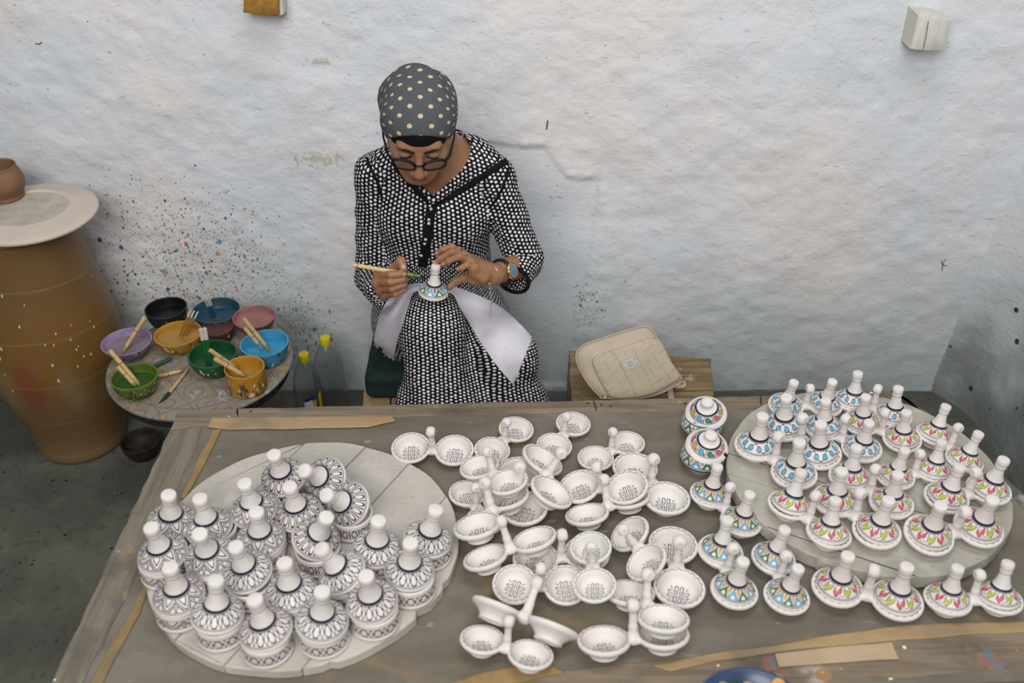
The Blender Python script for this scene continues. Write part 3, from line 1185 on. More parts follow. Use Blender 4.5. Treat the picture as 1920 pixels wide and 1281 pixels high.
def place_double(A, B, zA, zB, ballpix, label, group, lids=None, surf=TABZ, flat=True, maxroll=22, name='double_dish', cat='dish', edge_on=False):
    """A, B: photo pixels of the two rim centres; zA, zB: their heights above the surface; ballpix tells how far it leans"""
    a, c = at(*A, z=surf + zA), at(*B, z=surf + zB)
    if c.x < a.x:
        a, c = c, a
    s = max(0.90, min(1.10, (c - a).length / SPAN))
    mid = (a + c) / 2
    xax = (c - a).normalized()
    zz = Vector((0, 0, 1))
    z0 = (zz - xax * zz.dot(xax)).normalized()
    best = (1e9, 0, z0)
    for k in range(-maxroll * 2, maxroll * 2 + 1):
        q = Matrix.Rotation(R(k / 2), 3, xax)
        zt = q @ z0
        p = project(mid + zt * HB * s)
        e = (p[0] - ballpix[0]) ** 2 + (p[1] - ballpix[1]) ** 2 + 0.02 * k * k / 4
        if e < best[0]:
            best = (e, k / 2, zt)
    zt = best[2]
    if edge_on:      # tipped away until the rims are seen edge-on
        vd = (mid - Vector((0, 0, CAMZ))).normalized()
        zt = xax.cross(vd).normalized()
        zt = zt if zt.z > 0 else -zt
        zt = Matrix.Rotation(R(-7), 3, xax) @ zt
    M3 = basis(xax, zt)
    org = mid - zt * RIMZ * s
    # settle on the surface
    low = 1e9
    for sx in (-1, 1):
        for kk in range(24):
            an = 2 * math.pi * kk / 24
            for rr, hz in ((0.0262, 0.001), (0.0468, 0.026)):
                p = org + M3 @ (Vector((sx * SPAN / 2 + rr * math.cos(an), rr * math.sin(an), hz)) * s)
                low = min(low, p.z)
    if flat or low < surf:
        org.z += surf - low + 0.0003
    M = Matrix.Translation(org) @ M3.to_4x4() @ Matrix.Scale(s, 4)
    e = empty(name, label=label, cat=cat, group=group, mat=M)
    rnd = random.Random(int(A[0] * 7 + A[1]))
    for i, sx in enumerate((-1, 1)):
        o = link('bowl', ME_bowl, e, (sx * SPAN / 2, 0, 0))
        # the painted cross stands roughly upright to the painter
        o.rotation_euler.z = math.atan2(-xax.y, xax.x) + rnd.uniform(-0.35, 0.35)
    link('handle', ME_handle, e)
    if lids:
        for i, sx in enumerate((-1, 1)):
            l = link('lid', ME_dlid[lids][0], e, (sx * SPAN / 2 + rnd.uniform(-0.001, 0.001), rnd.uniform(-0.001, 0.001), 0.0300))
            l.rotation_euler = (rnd.uniform(-0.07, 0.07), rnd.uniform(-0.07, 0.07), rnd.uniform(0, 6.28))
            link('knob', ME_dlid[lids][1], l)
    return e


# open dishes heaped in the middle of the table: rim pixels, rim heights, ball pixel
OPEN = [
    ((770, 839), (851.6, 843.6), .032, .032, (811, 812), 1, 'white double dish lying level beside the left board, at the far left of the heap'),
    ((965.6, 804.5), (925.8, 839), .032, .032, (952, 788), 1, 'white double dish pointing away near the back rail, second from the left'),
    ((1074.8, 792), (1040, 832), .032, .032, (1063, 779), 1, 'white double dish farthest back of all, overlapping the back rail'),
    ((1174.8, 827), (1118.6, 854), .032, .032, (1151, 806), 1, 'white double dish slanting to the upper right, last at the back right of the heap'),
    ((877, 921), (908, 972), .032, .032, (892, 912), 1, 'greenish white double dish mostly buried under other dishes on the left of the heap'),
    ((971, 886), (982.7, 953), .032, .032, (974, 877), 1, 'white double dish buried under the upper left dishes, one bowl peeking out in front'),
    ((1189, 875), (1252, 935), .032, .032, (1230, 874), 1, 'white double dish at the right end of the heap, in front of the spouted jars'),
    ((1100, 965.6), (1177.5, 935), .032, .032, (1130, 906), 1, 'white double dish with another dish nested in its right bowl, middle of the heap'),
    ((1004.5, 1046), (1100, 1036), .032, .032, (1051, 1004), 1, 'white double dish hidden under tilted dishes in the centre of the heap'),
    ((965.4, 1095.4), (1060.5, 1096.7), .032, .032, (1016, 1068), 1, 'large white double dish lying level at the front centre, black crosses in both bowls'),
    ((1262, 1020), (1274, 1102), .032, .032, (1274, 1022.5), 1, 'pinkish white double dish pointing at the viewer, at the right edge of the heap'),
    ((1132, 1203.5), (1241.5, 1192), .032, .032, (1188, 1139.7), 1, 'white double dish at the front right with a second dish stacked in its right bowl'),
    ((905, 1198), (995, 1226), .032, .032, (948, 1162), 1, 'white double dish nearest the viewer, in front of the tipped-over one'),
    ((1086, 910), (1174, 911.7), .041, .066, (1121.8, 877.6), 0, 'white double dish stacked on top in the back centre, its right bowl nested in another'),
    ((889, 987), (953, 925.6), .066, .050, (907.8, 917), 0, 'white double dish leaning over the buried ones at the left of the heap'),
    ((898, 872.5), (950.8, 901), .063, .086, (914.8, 849), 0, 'white double dish on top of the pile at the upper left of the heap'),
    ((1018.6, 859.6), (1035.7, 919.8), .058, .064, (1049.7, 859.6), 0, 'white double dish leaning to the left on its neighbours, back centre of the heap'),
    ((1000.6, 1008), (909.4, 1042), .070, .050, (937, 978), 0, 'white double dish tilted steeply, centre left of the heap'),
    ((1107.3, 1025), (1114.6, 1095.4), .078, .074, (1107, 1009), 0, 'white double dish on top of the pile at the centre, pointing at the viewer'),
    ((1179, 999), (1210, 1052.4), .048, .066, (1167.8, 994), 0, 'white double dish tipped to the left, right of the centre of the heap'),
    ((1181.6, 1108), (1244, 1156.6), .040, .072, (1215.4, 1080), 0, 'white double dish whose near bowl rests in the front right dish'),
]
for (A, B, za, zb, bp, flat, lab) in OPEN:
    place_double(A, B, za, zb, bp, lab, 'open double dishes heaped on the table', None, TABZ, bool(flat), 34 if not flat else 20)
# the one lying on its side, seen from below
place_double((934, 1130), (1038, 1168), .060, .054, (1003, 1090), 'white double dish tipped over with its undersides turned to the viewer', 'open double dishes heaped on the table', None, TABZ, True, 5, edge_on=True)

# lidded double dishes
LIDDED = [
    ((1331.6, 925), (1389.3, 976.6), 'triangles', (1372, 920), 0, 'lidded double dish with blue and green triangles, standing farthest back beside the right board'),
    ((1351.5, 1032), (1377.3, 1106), 'triangles', (1375, 1040), 0, 'lidded double dish with blue and green triangles, left one of the front pair'),
    ((1451, 1044), (1475.7, 1116), 'triangles', (1474, 1042), 0, 'lidded double dish with blue and green triangles, right one of the front pair'),
    ((1570.4, 1100), (1682, 1124), 'hooks', (1638, 1072), 0, 'lidded dish pair with red-and-lime hooks, left of the two in front of the right board'),
    ((1777.4, 1122), (1873, 1120), 'hooks', (1832, 1082), 0, 'lidded dish pair with red-and-lime hooks, in the front right corner of the table'),
    ((1475, 757.7), (1546.5, 755.7), 'drops', (1517.5, 728.6), 1, 'lidded double dish with blue drops, leftmost in the back row of the right board'),
    ((1600.3, 747.7), (1676, 775.6), 'drops', (1651, 730.6), 1, 'lidded double dish with blue drops, rightmost in the back row of the right board'),
    ((1469, 799.5), (1534.6, 851), 'drops', (1508, 795.5), 1, 'lidded double dish with blue drops, second row of the right board, left of the middle'),
    ((1544.5, 799.5), (1616, 839), 'drops', (1587.5, 787.5), 1, 'lidded double dish with blue drops, in the centre behind the red and lime ones'),
    ((1419, 835), (1489, 887), 'drops', (1465, 831), 1, 'lidded double dish with blue drops, nearest the left rim of the right board'),
    ((1616, 789.5), (1692, 821), 'hooks', (1665, 778), 1, 'lidded dish pair with red-and-lime hooks, directly in front of the rightmost blue one'),
    ((1753.5, 813.4), (1809.3, 861), 'hooks', (1798.5, 808), 1, 'lidded dish pair with red-and-lime hooks, at the far right back rim of the board'),
    ((1594.3, 893), (1672, 941), 'hooks', (1646, 885), 1, 'lidded dish pair with red-and-lime hooks, in the centre of the right board'),
    ((1680, 889), (1751.6, 877), 'hooks', (1723.7, 851), 1, 'lidded dish pair with red-and-lime hooks, lying crosswise right of the board centre'),
    ((1481, 945), (1554.5, 998.5), 'hooks', (1533.8, 939), 1, 'lidded dish pair with red-and-lime hooks, at the left front rim of the right board'),
    ((1566.4, 937), (1644, 994.5), 'hooks', (1617.4, 933.6), 1, 'lidded dish pair with red-and-lime hooks, front row of the board, second from the left'),
    ((1775.4, 931), (1855, 915), 'hooks', (1825, 891), 1, 'lidded dish pair with red-and-lime hooks, at the right rim of the board'),
    ((1741.6, 1004.5), (1835, 990.5), 'hooks', (1797.3, 972.6), 1, 'lidded dish pair with red-and-lime hooks, front right of the board'),
]
for (A, B, k, bp, onb, lab) in LIDDED:
    sf = RBZ if onb else TABZ
    place_double(A, B, .032, .032, bp, lab, 'lidded double dishes', k, sf, True, 10, 'lidded_double_dish')


# --- tagines on the left board
def knob_axis(c, pix, L):
    """unit axis from the rim centre c so that the knob, L away, is seen at pix; the more upright of the two"""
    o = Vector((0, 0, CAMZ))
    d = ray(*pix).normalized()
    oc = o - c
    bq = oc.dot(d)
    disc = bq * bq - (oc.dot(oc) - L * L)
    if disc < 0:
        p = o + d * (-bq)
        return (p - c).normalized()
    cands = [(o + d * (-bq + s * math.sqrt(disc)) - c).normalized() for s in (-1, 1)]
    return max(cands, key=lambda v: v.z)


TAG = [  # knob pixel, lid rim centre pixel, pattern, label, how far the base sits from under the lid
    ((323, 941), (329, 989), 'zigzag', 'black zigzag tagine half hidden at the back left rim of the left board'),
    ((369, 942), (385, 993), 'zigzag', 'black zigzag tagine second from the left rim in the back row'),
    ((455, 922), (473, 969), 'zigzag', 'black zigzag tagine in the back row, right behind the one in the middle'),
    ((513, 867), (530.6, 908), 'petals', 'petal-patterned tagine farthest back on the left board'),
    ((573, 899), (611, 914), 'petals', 'petal-patterned tagine with its lid tipped over to the left, back of the board'),
    ((540, 922), (556, 969), 'petals', 'petal-patterned tagine standing upright just in front of the farthest one'),
    ((615, 943), (655, 960), 'petals', 'petal-patterned tagine with tipped lid at the right end of the petal row'),
    ((289, 996), (310, 1043), 'zigzag', 'black zigzag tagine leaning out over the left rim of the board'),
    ((379, 1008), (397, 1047), 'zigzag', 'black zigzag tagine in the second row, second from the left rim'),
    ((480, 968), (489, 1016), 'zigzag', 'black zigzag tagine in the middle of the left board, the rightmost zigzag one'),
    ((611, 981), (592, 1020), 'petals', 'petal-patterned tagine whose lid slants to the left, foremost of the petal ones'),
    ((443, 1028), (464, 1074), 'leaves', 'leaf-patterned tagine whose lid lies askew, behind the front row'),
    ((708, 990), (705, 1040), 'leaves', 'leaf-patterned tagine right of the centre, behind the right front ones'),
    ((815, 969), (800, 1022), 'leaves', 'leaf-patterned tagine farthest to the right on the left board'),
    ((768, 1023), (766, 1072), 'leaves', 'leaf-patterned tagine second from the right rim of the left board'),
    ((606, 1041), (644, 1085), 'leaves', 'leaf-patterned tagine with a lid tipped to the left, centre of the board'),
    ((532, 1060), (544, 1113), 'leaves', 'leaf-patterned tagine in the middle, behind the two nearest'),
    ((322, 1068), (338, 1119), 'zigzag', 'black zigzag tagine nearest the front left rim of the board'),
    ((404, 1096), (407, 1157), 'leaves', 'leaf-patterned tagine second from the left in the front row'),
    ((481, 1127), (502, 1182), 'leaves', 'leaf-patterned tagine nearest the viewer, its lid leaning left'),
    ((604, 1117), (604, 1171), 'leaves', 'leaf-patterned tagine standing straight in the front row'),
    ((686, 1086), (697, 1133), 'leaves', 'leaf-patterned tagine at the right end of the front row'),
]
BASEH = 0.0452
placed = []
for i, (kp, cp, k, lab) in enumerate(TAG):
    c = at(*cp, z=LBZ + BASEH)
    ax = knob_axis(c, kp, 0.086)
    bx, by = c.x, c.y
    # keep the bases from running into each other
    placed.append([bx, by, c, ax, k, lab])
for it in range(150):
    for p_ in placed:          # stay on the board
        dx, dy = p_[0] + 0.4315, p_[1] - 1.4635
        dd = math.hypot(dx, dy)
        if dd > 0.278:
            p_[0], p_[1] = -0.4315 + dx * 0.278 / dd, 1.4635 + dy * 0.278 / dd
    for a in range(len(placed)):
        for q in range(a + 1, len(placed)):
            dx, dy = placed[q][0] - placed[a][0], placed[q][1] - placed[a][1]
            dd = math.hypot(dx, dy)
            if dd < 0.0986:
                sft = (0.0988 - dd) / 2 / max(dd, 1e-6)
                for (tt, sg) in ((a, -1), (q, 1)):
                    placed[tt][0] += sg * dx * sft
                    placed[tt][1] += sg * dy * sft
for (bx, by, c, ax, k, lab) in placed:
    e = empty('mini_tagine', (bx, by, LBZ + 0.0012), lab, 'tagine', 'black and white tagines on the left board')
    o = link('base', ME_base[k], e)
    o.rotation_euler.z = random.uniform(0, 6.28)
    tilt = math.acos(max(-1, min(1, ax.z)))
    lz = BASEH + 0.0006
    M3 = basis(Vector((1, 0, 0)), ax)
    l = link('lid', ME_tlid[k][0], e)
    sh = Vector((c.x - bx, c.y - by, 0)) * 0.6
    l.matrix_local = Matrix.Translation(sh + Vector((0, 0, lz + 0.030 * math.sin(min(tilt, 0.9)) * (1 if tilt > 0.12 else 0.3)))) @ M3.to_4x4() @ Matrix.Rotation(random.uniform(0, 6.28), 4, 'Z')
    link('knob', ME_tlid[k][1], l)

# --- two lidded jars with spoon notches
jb = [(0, 0.003, -1), (0.020, 0.003, -1), (0.022, 0, -1), (0.028, 0, -1), (0.030, 0.003, -1), (0.034, 0.008, -1), (0.043, 0.017, -1), (0.0500, 0.026, -0.3), (0.0512, 0.0285, 1.15), (0.0509, 0.0312, 1.15), (0.0508, 0.032, 0.0), (0.049, 0.040, 0.35), (0.046, 0.050, 0.75), (0.0435, 0.0565, 0.98),
      (0.0425, 0.0590, 1.01), (0.0428, 0.0605, 1.01), (0.041, 0.0612, 1.01), (0.039, 0.060, 1.01), (0.038, 0.05, 1.01), (0.036, 0.02, 1.01), (0, 0.012, 1.01)]
ME_jar = make_mesh('jar_base', *lathe(jb, 72), sharp=50, mats=[M_star])
jl = [(0, 0.006, -1), (0.036, 0.004, -1), (0.044, 0.0, -1), (0.0475, 0.0005, -1), (0.0488, 0.003, -1), (0.0470, 0.0062, -1), (0.0415, 0.0085, -0.3), (0.0392, 0.0095, -0.06), (0.0382, 0.0110, 0.02), (0.0360, 0.0165, 0.35), (0.0322, 0.0220, 0.72), (0.0282, 0.0260, 0.98), (0.0268, 0.0275, 1.08), (0.0248, 0.0290, 1.24),
      (0.020, 0.0315, 2), (0.0140, 0.0335, 2), (0.0098, 0.0355, 2), (0.0085, 0.0385, 2)]
ME_jlid = make_mesh('jar_lid', *lathe(jl, 72), sharp=50, mats=[M_flame])
jk = [(0.0086, 0.0382), (0.0100, 0.0395), (0.0138, 0.0420), (0.0152, 0.0455), (0.0146, 0.0490), (0.0120, 0.0515), (0.0080, 0.0532), (0.003, 0.054), (0, 0.0541)]
ME_jknob = make_mesh('jar_knob', *lathe(jk, 32), sharp=None, mats=[M_clay])
nt = [(0.0475, -0.005, 0.0022), (0.0502, -0.005, 0.0022), (0.0502, 0.005, 0.0022), (0.0475, 0.005, 0.0022), (0.0415, -0.0045, 0.0090), (0.0490, -0.005, 0.0052), (0.0490, 0.005, 0.0052), (0.0415, 0.0045, 0.0090)]
ME_notch = make_mesh('spoon_notch', nt, [(0, 3, 2, 1), (4, 5, 6, 7), (0, 1, 5, 4), (1, 2, 6, 5), (2, 3, 7, 6), (3, 0, 4, 7)], smooth=False, mats=[plain('notch_dark', (0.02, 0.018, 0.016), 0.9)])
for (bp, lp, kp, na, lab) in (((1316, 797), (1324, 776), (-0.10, -0.30), -2.35, 'round painted jar with a flame-patterned lid tipped forward, the one farther back'),
                              ((1317, 858), (1325, 839), (0.06, -0.26), -0.55, 'round painted jar with a flame-patterned lid, the one nearer the viewer')):
    c = at(*bp, z=TABZ + 0.030)
    e = empty('spouted_jar', (c.x, c.y, TABZ + 0.0003), lab, 'jar', 'two lidded jars at the left of the right board')
    o = link('base', ME_jar, e)
    o.rotation_euler.z = random.uniform(0, 6)
    lc = at(*lp, z=TABZ + 0.0635)
    ax = Vector((kp[0], kp[1], 1)).normalized()
    l = link('lid', ME_jlid, e)
    l.matrix_local = Matrix.Translation((lc - e.location)) @ basis(Vector((1, 0, 0)), ax).to_4x4()
    link('knob', ME_jknob, l)
    nn = link('notch', ME_notch, l)
    nn.rotation_euler.z = na
# ------------------------------------------------------------------ tall glazed pot with a clay platter and a cup
m, b = begin('ochre_glazed_pot')
o = coord()
x, y, z = xyz(o)
n = noise(o, 3.5, 5, 0.6)
col = mix(ramp(n, 0.3, 0.7), (0.190, 0.098, 0.024), (0.140, 0.073, 0.022))
col = mix(ramp(z + (noise(o, 5, 3) - 0.5) * 0.12, 0.22, 0.34, 0.75, 0.0), col, (0.165, 0.098, 0.045))
col = mix(ramp(z, 0.02, 0.16, 0.6, 0.0), col, (0.24, 0.155, 0.08))
col = mix(ramp(z + (noise(o, 4, 2) - 0.5) * 0.05, 0.50, 0.60) * 0.7, col, (0.135, 0.078, 0.030))
q = hyp((x - 0.0) / 0.045, (z - 0.335) / 0.10) + (noise(o, 12, 4) - 0.5) * 0.7
front = y < 0.0
col = mix(ramp(q, 0.35, 1.25, 0.75, 0.0) * front, col, (0.19, 0.055, 0.032))
q2 = hyp((x + 0.09) / 0.06, (z - 0.31) / 0.11) + (noise(o, 10, 4) - 0.5) * 0.8
col = mix(ramp(q2, 0.3, 1.3, 0.5, 0.0) * front, col, (0.27, 0.195, 0.10))
q3 = hyp((x - 0.10) / 0.03, (z - 0.30) / 0.09) + (noise(o, 10, 4) - 0.5) * 0.8
col = mix(ramp(q3, 0.3, 1.3, 0.3, 0.0) * front, col, (0.27, 0.21, 0.13))
d, c = vor(scaled(o, (1.0, 1.0, 0.45)), 75.0)
cr, cg, cb = xyz(c)
dens = ramp(ab(z - 0.45), 0.02, 0.20, 0.6, 0.0)
col = mix((d < cr * 0.22) & (cb > 1.0 - dens), col, (0.62, 0.56, 0.46))
d, c = vor(o, 17.0)
cr, cg, cb = xyz(c)
col = mix((d < cr * 0.06) & (cb > 0.7), col, (0.05, 0.03, 0.02))
rings = line(frac(z * 7.0 + noise(o, 2, 2) * 0.4) - 0.5, 0.02)
col = mix(rings * 0.18, col, (0.36, 0.24, 0.10))
finish(b, col, 0.38, 0.45, bump(noise(scaled(o, (1, 1, 3)), 9, 4), 0.25, 0.006))
M_pot = m

PX = at(157, 822, z=0.0)
pot = empty('storage_pot', (PX.x, PX.y, 0), 'tall ochre glazed storage pot with a red smudge, standing against the wall', 'pot')
pp = [(0.0, 0.0), (0.110, 0.0), (0.123, 0.004), (0.128, 0.015), (0.133, 0.06), (0.150, 0.14), (0.172, 0.23), (0.187, 0.32), (0.191, 0.40), (0.186, 0.47), (0.175, 0.54), (0.162, 0.62), (0.151, 0.70), (0.1485, 0.745)]
body = smooth_profile(pp[1:], 4)
wobp = lambda a, zz: 0.012 * math.sin(a + zz * 5) + 0.006 * math.sin(2 * a + 1 + zz * 9)
g = lathe([(0, 0)] + body, 96, wobp)
put('body', g, M_pot, pot, world=False, sharp=None)
g = lathe(smooth_profile([(0.1485, 0.745), (0.151, 0.752), (0.149, 0.758), (0.141, 0.759), (0.134, 0.752), (0.132, 0.71)], 3), 96, wobp)
put('rim', g, M_pot, pot, world=False)

m, b = begin('pale_clay_platter')
o = coord()
n = noise(o, 6, 5, 0.6)
col = mix(ramp(n, 0.3, 0.7), (0.60, 0.515, 0.44), (0.54, 0.46, 0.39))
finish(b, col, 0.75, 0.2, bump(noise(o, 35, 4), 0.1, 0.003))
M_plat = m
pl = empty('clay_platter', (PX.x + 0.048, PX.y, 0.7602), 'wide pale clay platter lying as a lid on the tall ochre pot', 'platter')
g = lathe([(0, 0.0005), (0.13, 0.0005)] + smooth_profile([(0.152, 0.001), (0.176, 0.005), (0.1890, 0.011), (0.1925, 0.018), (0.1885, 0.024), (0.174, 0.0285), (0.148, 0.0330), (0.124, 0.0375), (0.1160, 0.0385), (0.1115, 0.0365), (0.1090, 0.0340)], 4) + [(0.05, 0.0330), (0, 0.0330)], 96)
g = ([(p[0] * 0.90, p[1] * 0.90, p[2] * 0.9) for p in g[0]],) + tuple(g[1:])
put('disc', g, M_plat, pl, world=False, sharp=35)
ring_m = plain('platter_centre', (0.50, 0.46, 0.39), 0.8)
put('centre_field', lathe([(0, 0.0309), (0.0970, 0.0309), (0.0975, 0.0302)], 64), ring_m, pl, world=False)

cc = at(12, 370, z=0.7913)
cup = empty('clay_cup', (cc.x, cc.y, 0.7913), 'small brown clay cup standing on the pale platter', 'cup')
M_cup = plain('brown_clay', (0.24, 0.135, 0.075), 0.7, 0.25, 0, 0.18, 18, 0.1)
cp_ = smooth_profile([(0.040, 0.0), (0.0455, 0.002), (0.047, 0.006), (0.0455, 0.011), (0.050, 0.022), (0.056, 0.036), (0.0575, 0.050), (0.054, 0.066), (0.049, 0.080), (0.0468, 0.088), (0.0475, 0.092), (0.0455, 0.0935), (0.043, 0.090), (0.046, 0.070), (0.050, 0.050), (0.044, 0.024), (0.030, 0.012)], 3)
put('body', lathe([(0, 0)] + cp_ + [(0, 0.010)], 64, lambda a, zz: 0.012 * math.sin(2 * a + zz * 30)), M_cup, cup, world=False, sharp=None)

# ------------------------------------------------------------------ small round table with paint bowls
STZ = 0.42
SC = Vector((-0.8405, 2.178))
m, b = begin('carved_table_top')
o = coord()
x, y, z = xyz(o)
n = noise(o, 6, 6, 0.62)
col = mix(ramp(n, 0.3, 0.7), (0.27, 0.24, 0.195), (0.20, 0.18, 0.145))
# carved scrolls inside square panels
gx, gy = frac((x * 0.8 + y * 0.6) * 13.0 + noise(o, 9, 2) * 0.6) - 0.5, frac((y * 0.8 - x * 0.6) * 13.0) - 0.5
rr = hyp(gx, gy)
aa = atan2(gy, gx)
scr = frac(rr * 3.2 + aa / 6.28318 + noise(o, 14, 2) * 1.5) 
carve = line(scr - 0.5, 0.10) & (rr < 0.46)
grid = line(ab(gx) - 0.5, 0.03) | line(ab(gy) - 0.5, 0.03)
rim = line(hyp(x, y) - 0.205, 0.003)
cv = carve | grid | rim
col = mix(cv * 0.55, col, (0.15, 0.105, 0.085))
d, c = vor(scaled(o, (1, 1, 1)), 30.0)
cr, cg, cb = xyz(c)
pc = cramp(cg, [(0, (0.50, 0.25, 0.05)), (0.3, (0.42, 0.30, 0.36)), (0.5, (0.20, 0.24, 0.14)), (0.7, (0.40, 0.16, 0.12)), (0.85, (0.40, 0.40, 0.46))], True)
blot = ramp(noise(o, 24, 4, 0.6, 1.0), 0.57, 0.62)
col = mix(blot * 0.75, col, pc)
col = mix((d < cr * 0.2) & (cb > 0.75), col, pc)
dk = hyp((x - 0.075) / 0.05, (y + 0.04) / 0.03) + (noise(o, 25, 4) - 0.5) * 1.4
col = mix(ramp(dk, 0.3, 0.8, 0.7, 0.0), col, (0.05, 0.05, 0.05))
finish(b, col, 0.75, 0.2, bump(1.0 - cv * 1.0, 0.5, 0.003))
M_stop = m
M_sedge = plain('painted_dark_edge', (0.035, 0.035, 0.035), 0.7, 0.2, 0, 0.4, 60, 0.3)
M_ped = wood('pale_pedestal', (0.42, 0.37, 0.31), (0.34, 0.30, 0.25), (0.24, 0.22, 0.19), 2, 1, 0.8, 0.05)
st = empty('round_paint_table', (SC.x, SC.y, 0), 'small round carved table crowded with paint bowls, left of the work table', 'table')
put('top', lathe([(0, STZ - 0.014), (0.238, STZ - 0.014), (0.2435, STZ - 0.010), (0.2455, STZ - 0.004), (0.2440, STZ - 0.0008), (0.2405, STZ), (0.2150, STZ), (0.2135, STZ - 0.0015), (0.2120, STZ), (0, STZ)], 96), M_stop, st, world=False, sharp=25)
put('edge_band', lathe([(0.15, STZ - 0.045), (0.220, STZ - 0.045), (0.2320, STZ - 0.040), (0.2370, STZ - 0.026), (0.2375, STZ - 0.0145), (0.15, STZ - 0.0145)], 96), M_sedge, st, world=False, sharp=25)
put('pedestal', lathe(smooth_profile([(0.150, 0.0), (0.158, 0.01), (0.150, 0.03), (0.122, 0.08), (0.108, 0.16), (0.110, 0.24), (0.125, 0.32), (0.140, 0.3745)], 4), 48), M_ped, st, world=False, sharp=30)


def splatter_bowl_mat(name, c, dark=0.55):
    m, b = begin(name)
    o = coord()
    x, y, z = xyz(o)
    n = noise(o, 20, 5)
    col = mix(ramp(n, 0.35, 0.7), c, tuple(v * 0.72 for v in c))
    d, cc = vor(scaled(o, (1, 1, 0.5)), 170.0)
    r, g, bb = xyz(cc)
    spots = cramp(g, [(0, (0.62, 0.60, 0.55)), (0.35, (0.05, 0.05, 0.05)), (0.6, (0.40, 0.22, 0.05)), (0.75, (0.10, 0.13, 0.10)), (0.9, (0.45, 0.45, 0.42))], True)
    zone = ramp(z, 0.048, 0.030)
    rim = hyp(x, y)
    col = mix((d < r * 0.5 + 0.16) & (bb > 0.36) & (z < 0.040 + 0.009 * sin(x * 190.0 + y * 130.0)), col, spots)
    drip = noise(scaled(o, (70, 70, 9)), 1.0, 3)
    col = mix(ramp(drip, 0.56, 0.62) * ramp(z, 0.055, 0.040) * 0.85, col, (0.035, 0.035, 0.035))
    finish(b, col, 0.5, 0.4, bump(d, 0.15, 0.003))
    return m


def paint_mat(name, c, rough=0.3):
    m, b = begin(name)
    o = coord()
    n = noise(o, 16, 4, 0.5, 0.8)
    col = mix(ramp(n, 0.35, 0.7), c, tuple(v * 0.75 for v in c))
    finish(b, col, rough, 0.45, bump(noise(o, 9, 2), 0.05, 0.004))
    return m


# name, rim centre pixel, rim half width px, height, shape, outside colour, inside colour, paint colour, fill (of height), label
BOWLS = [
    ((310.5, 577), 38.5, 0.060, 'deep', (0.018, 0.020, 0.022), (0.005, 0.005, 0.006), (0.003, 0.003, 0.004), 0.45, 'black paint bowl at the back of the round table, against the wall'),
    ((405, 581), 44, 0.052, 'wide', (0.04, 0.10, 0.125), (0.013, 0.060, 0.095), (0.008, 0.050, 0.095), 0.35, 'teal blue paint bowl at the back of the round table'),
    ((476, 594), 40, 0.054, 'wide', (0.23, 0.08, 0.075), (0.30, 0.12, 0.115), (0.30, 0.125, 0.12), 0.72, 'dusty pink paint bowl at the back right of the round table'),
    ((237, 640), 46.5, 0.050, 'wide', (0.27, 0.20, 0.31), (0.28, 0.205, 0.33), (0.225, 0.165, 0.205), 0.55, 'lilac paint bowl at the left edge of the round table'),
    ((333, 625), 43.5, 0.050, 'deep', (0.44, 0.22, 0.025), (0.46, 0.23, 0.03), (0.36, 0.19, 0.03), 0.66, 'wide yellow-ochre paint bowl holding thin sticks'),
    ((408, 613.5), 29, 0.046, 'deep', (0.085, 0.03, 0.03), (0.10, 0.035, 0.035), (0.11, 0.035, 0.035), 0.85, 'small maroon paint bowl in the middle of the others'),
    ((398, 663), 46, 0.056, 'deep', (0.012, 0.10, 0.03), (0.01, 0.085, 0.025), (0.008, 0.07, 0.022), 0.40, 'dark green paint bowl with a flat brush in it'),
    ((496, 643), 45, 0.052, 'straight', (0.06, 0.28, 0.46), (0.06, 0.32, 0.55), (0.03, 0.26, 0.46), 0.42, 'bright blue paint bowl with two brushes'),
    ((251.5, 705.5), 43, 0.055, 'deep', (0.115, 0.165, 0.022), (0.10, 0.155, 0.018), (0.025, 0.085, 0.010), 0.45, 'lime green paint bowl nearest the tall pot'),
    ((458, 688.5), 37.5, 0.068, 'cup', (0.42, 0.20, 0.02), (0.46, 0.22, 0.025), (0.36, 0.18, 0.02), 0.50, 'straight-sided ochre paint cup at the front of the round table'),
]
BW = []
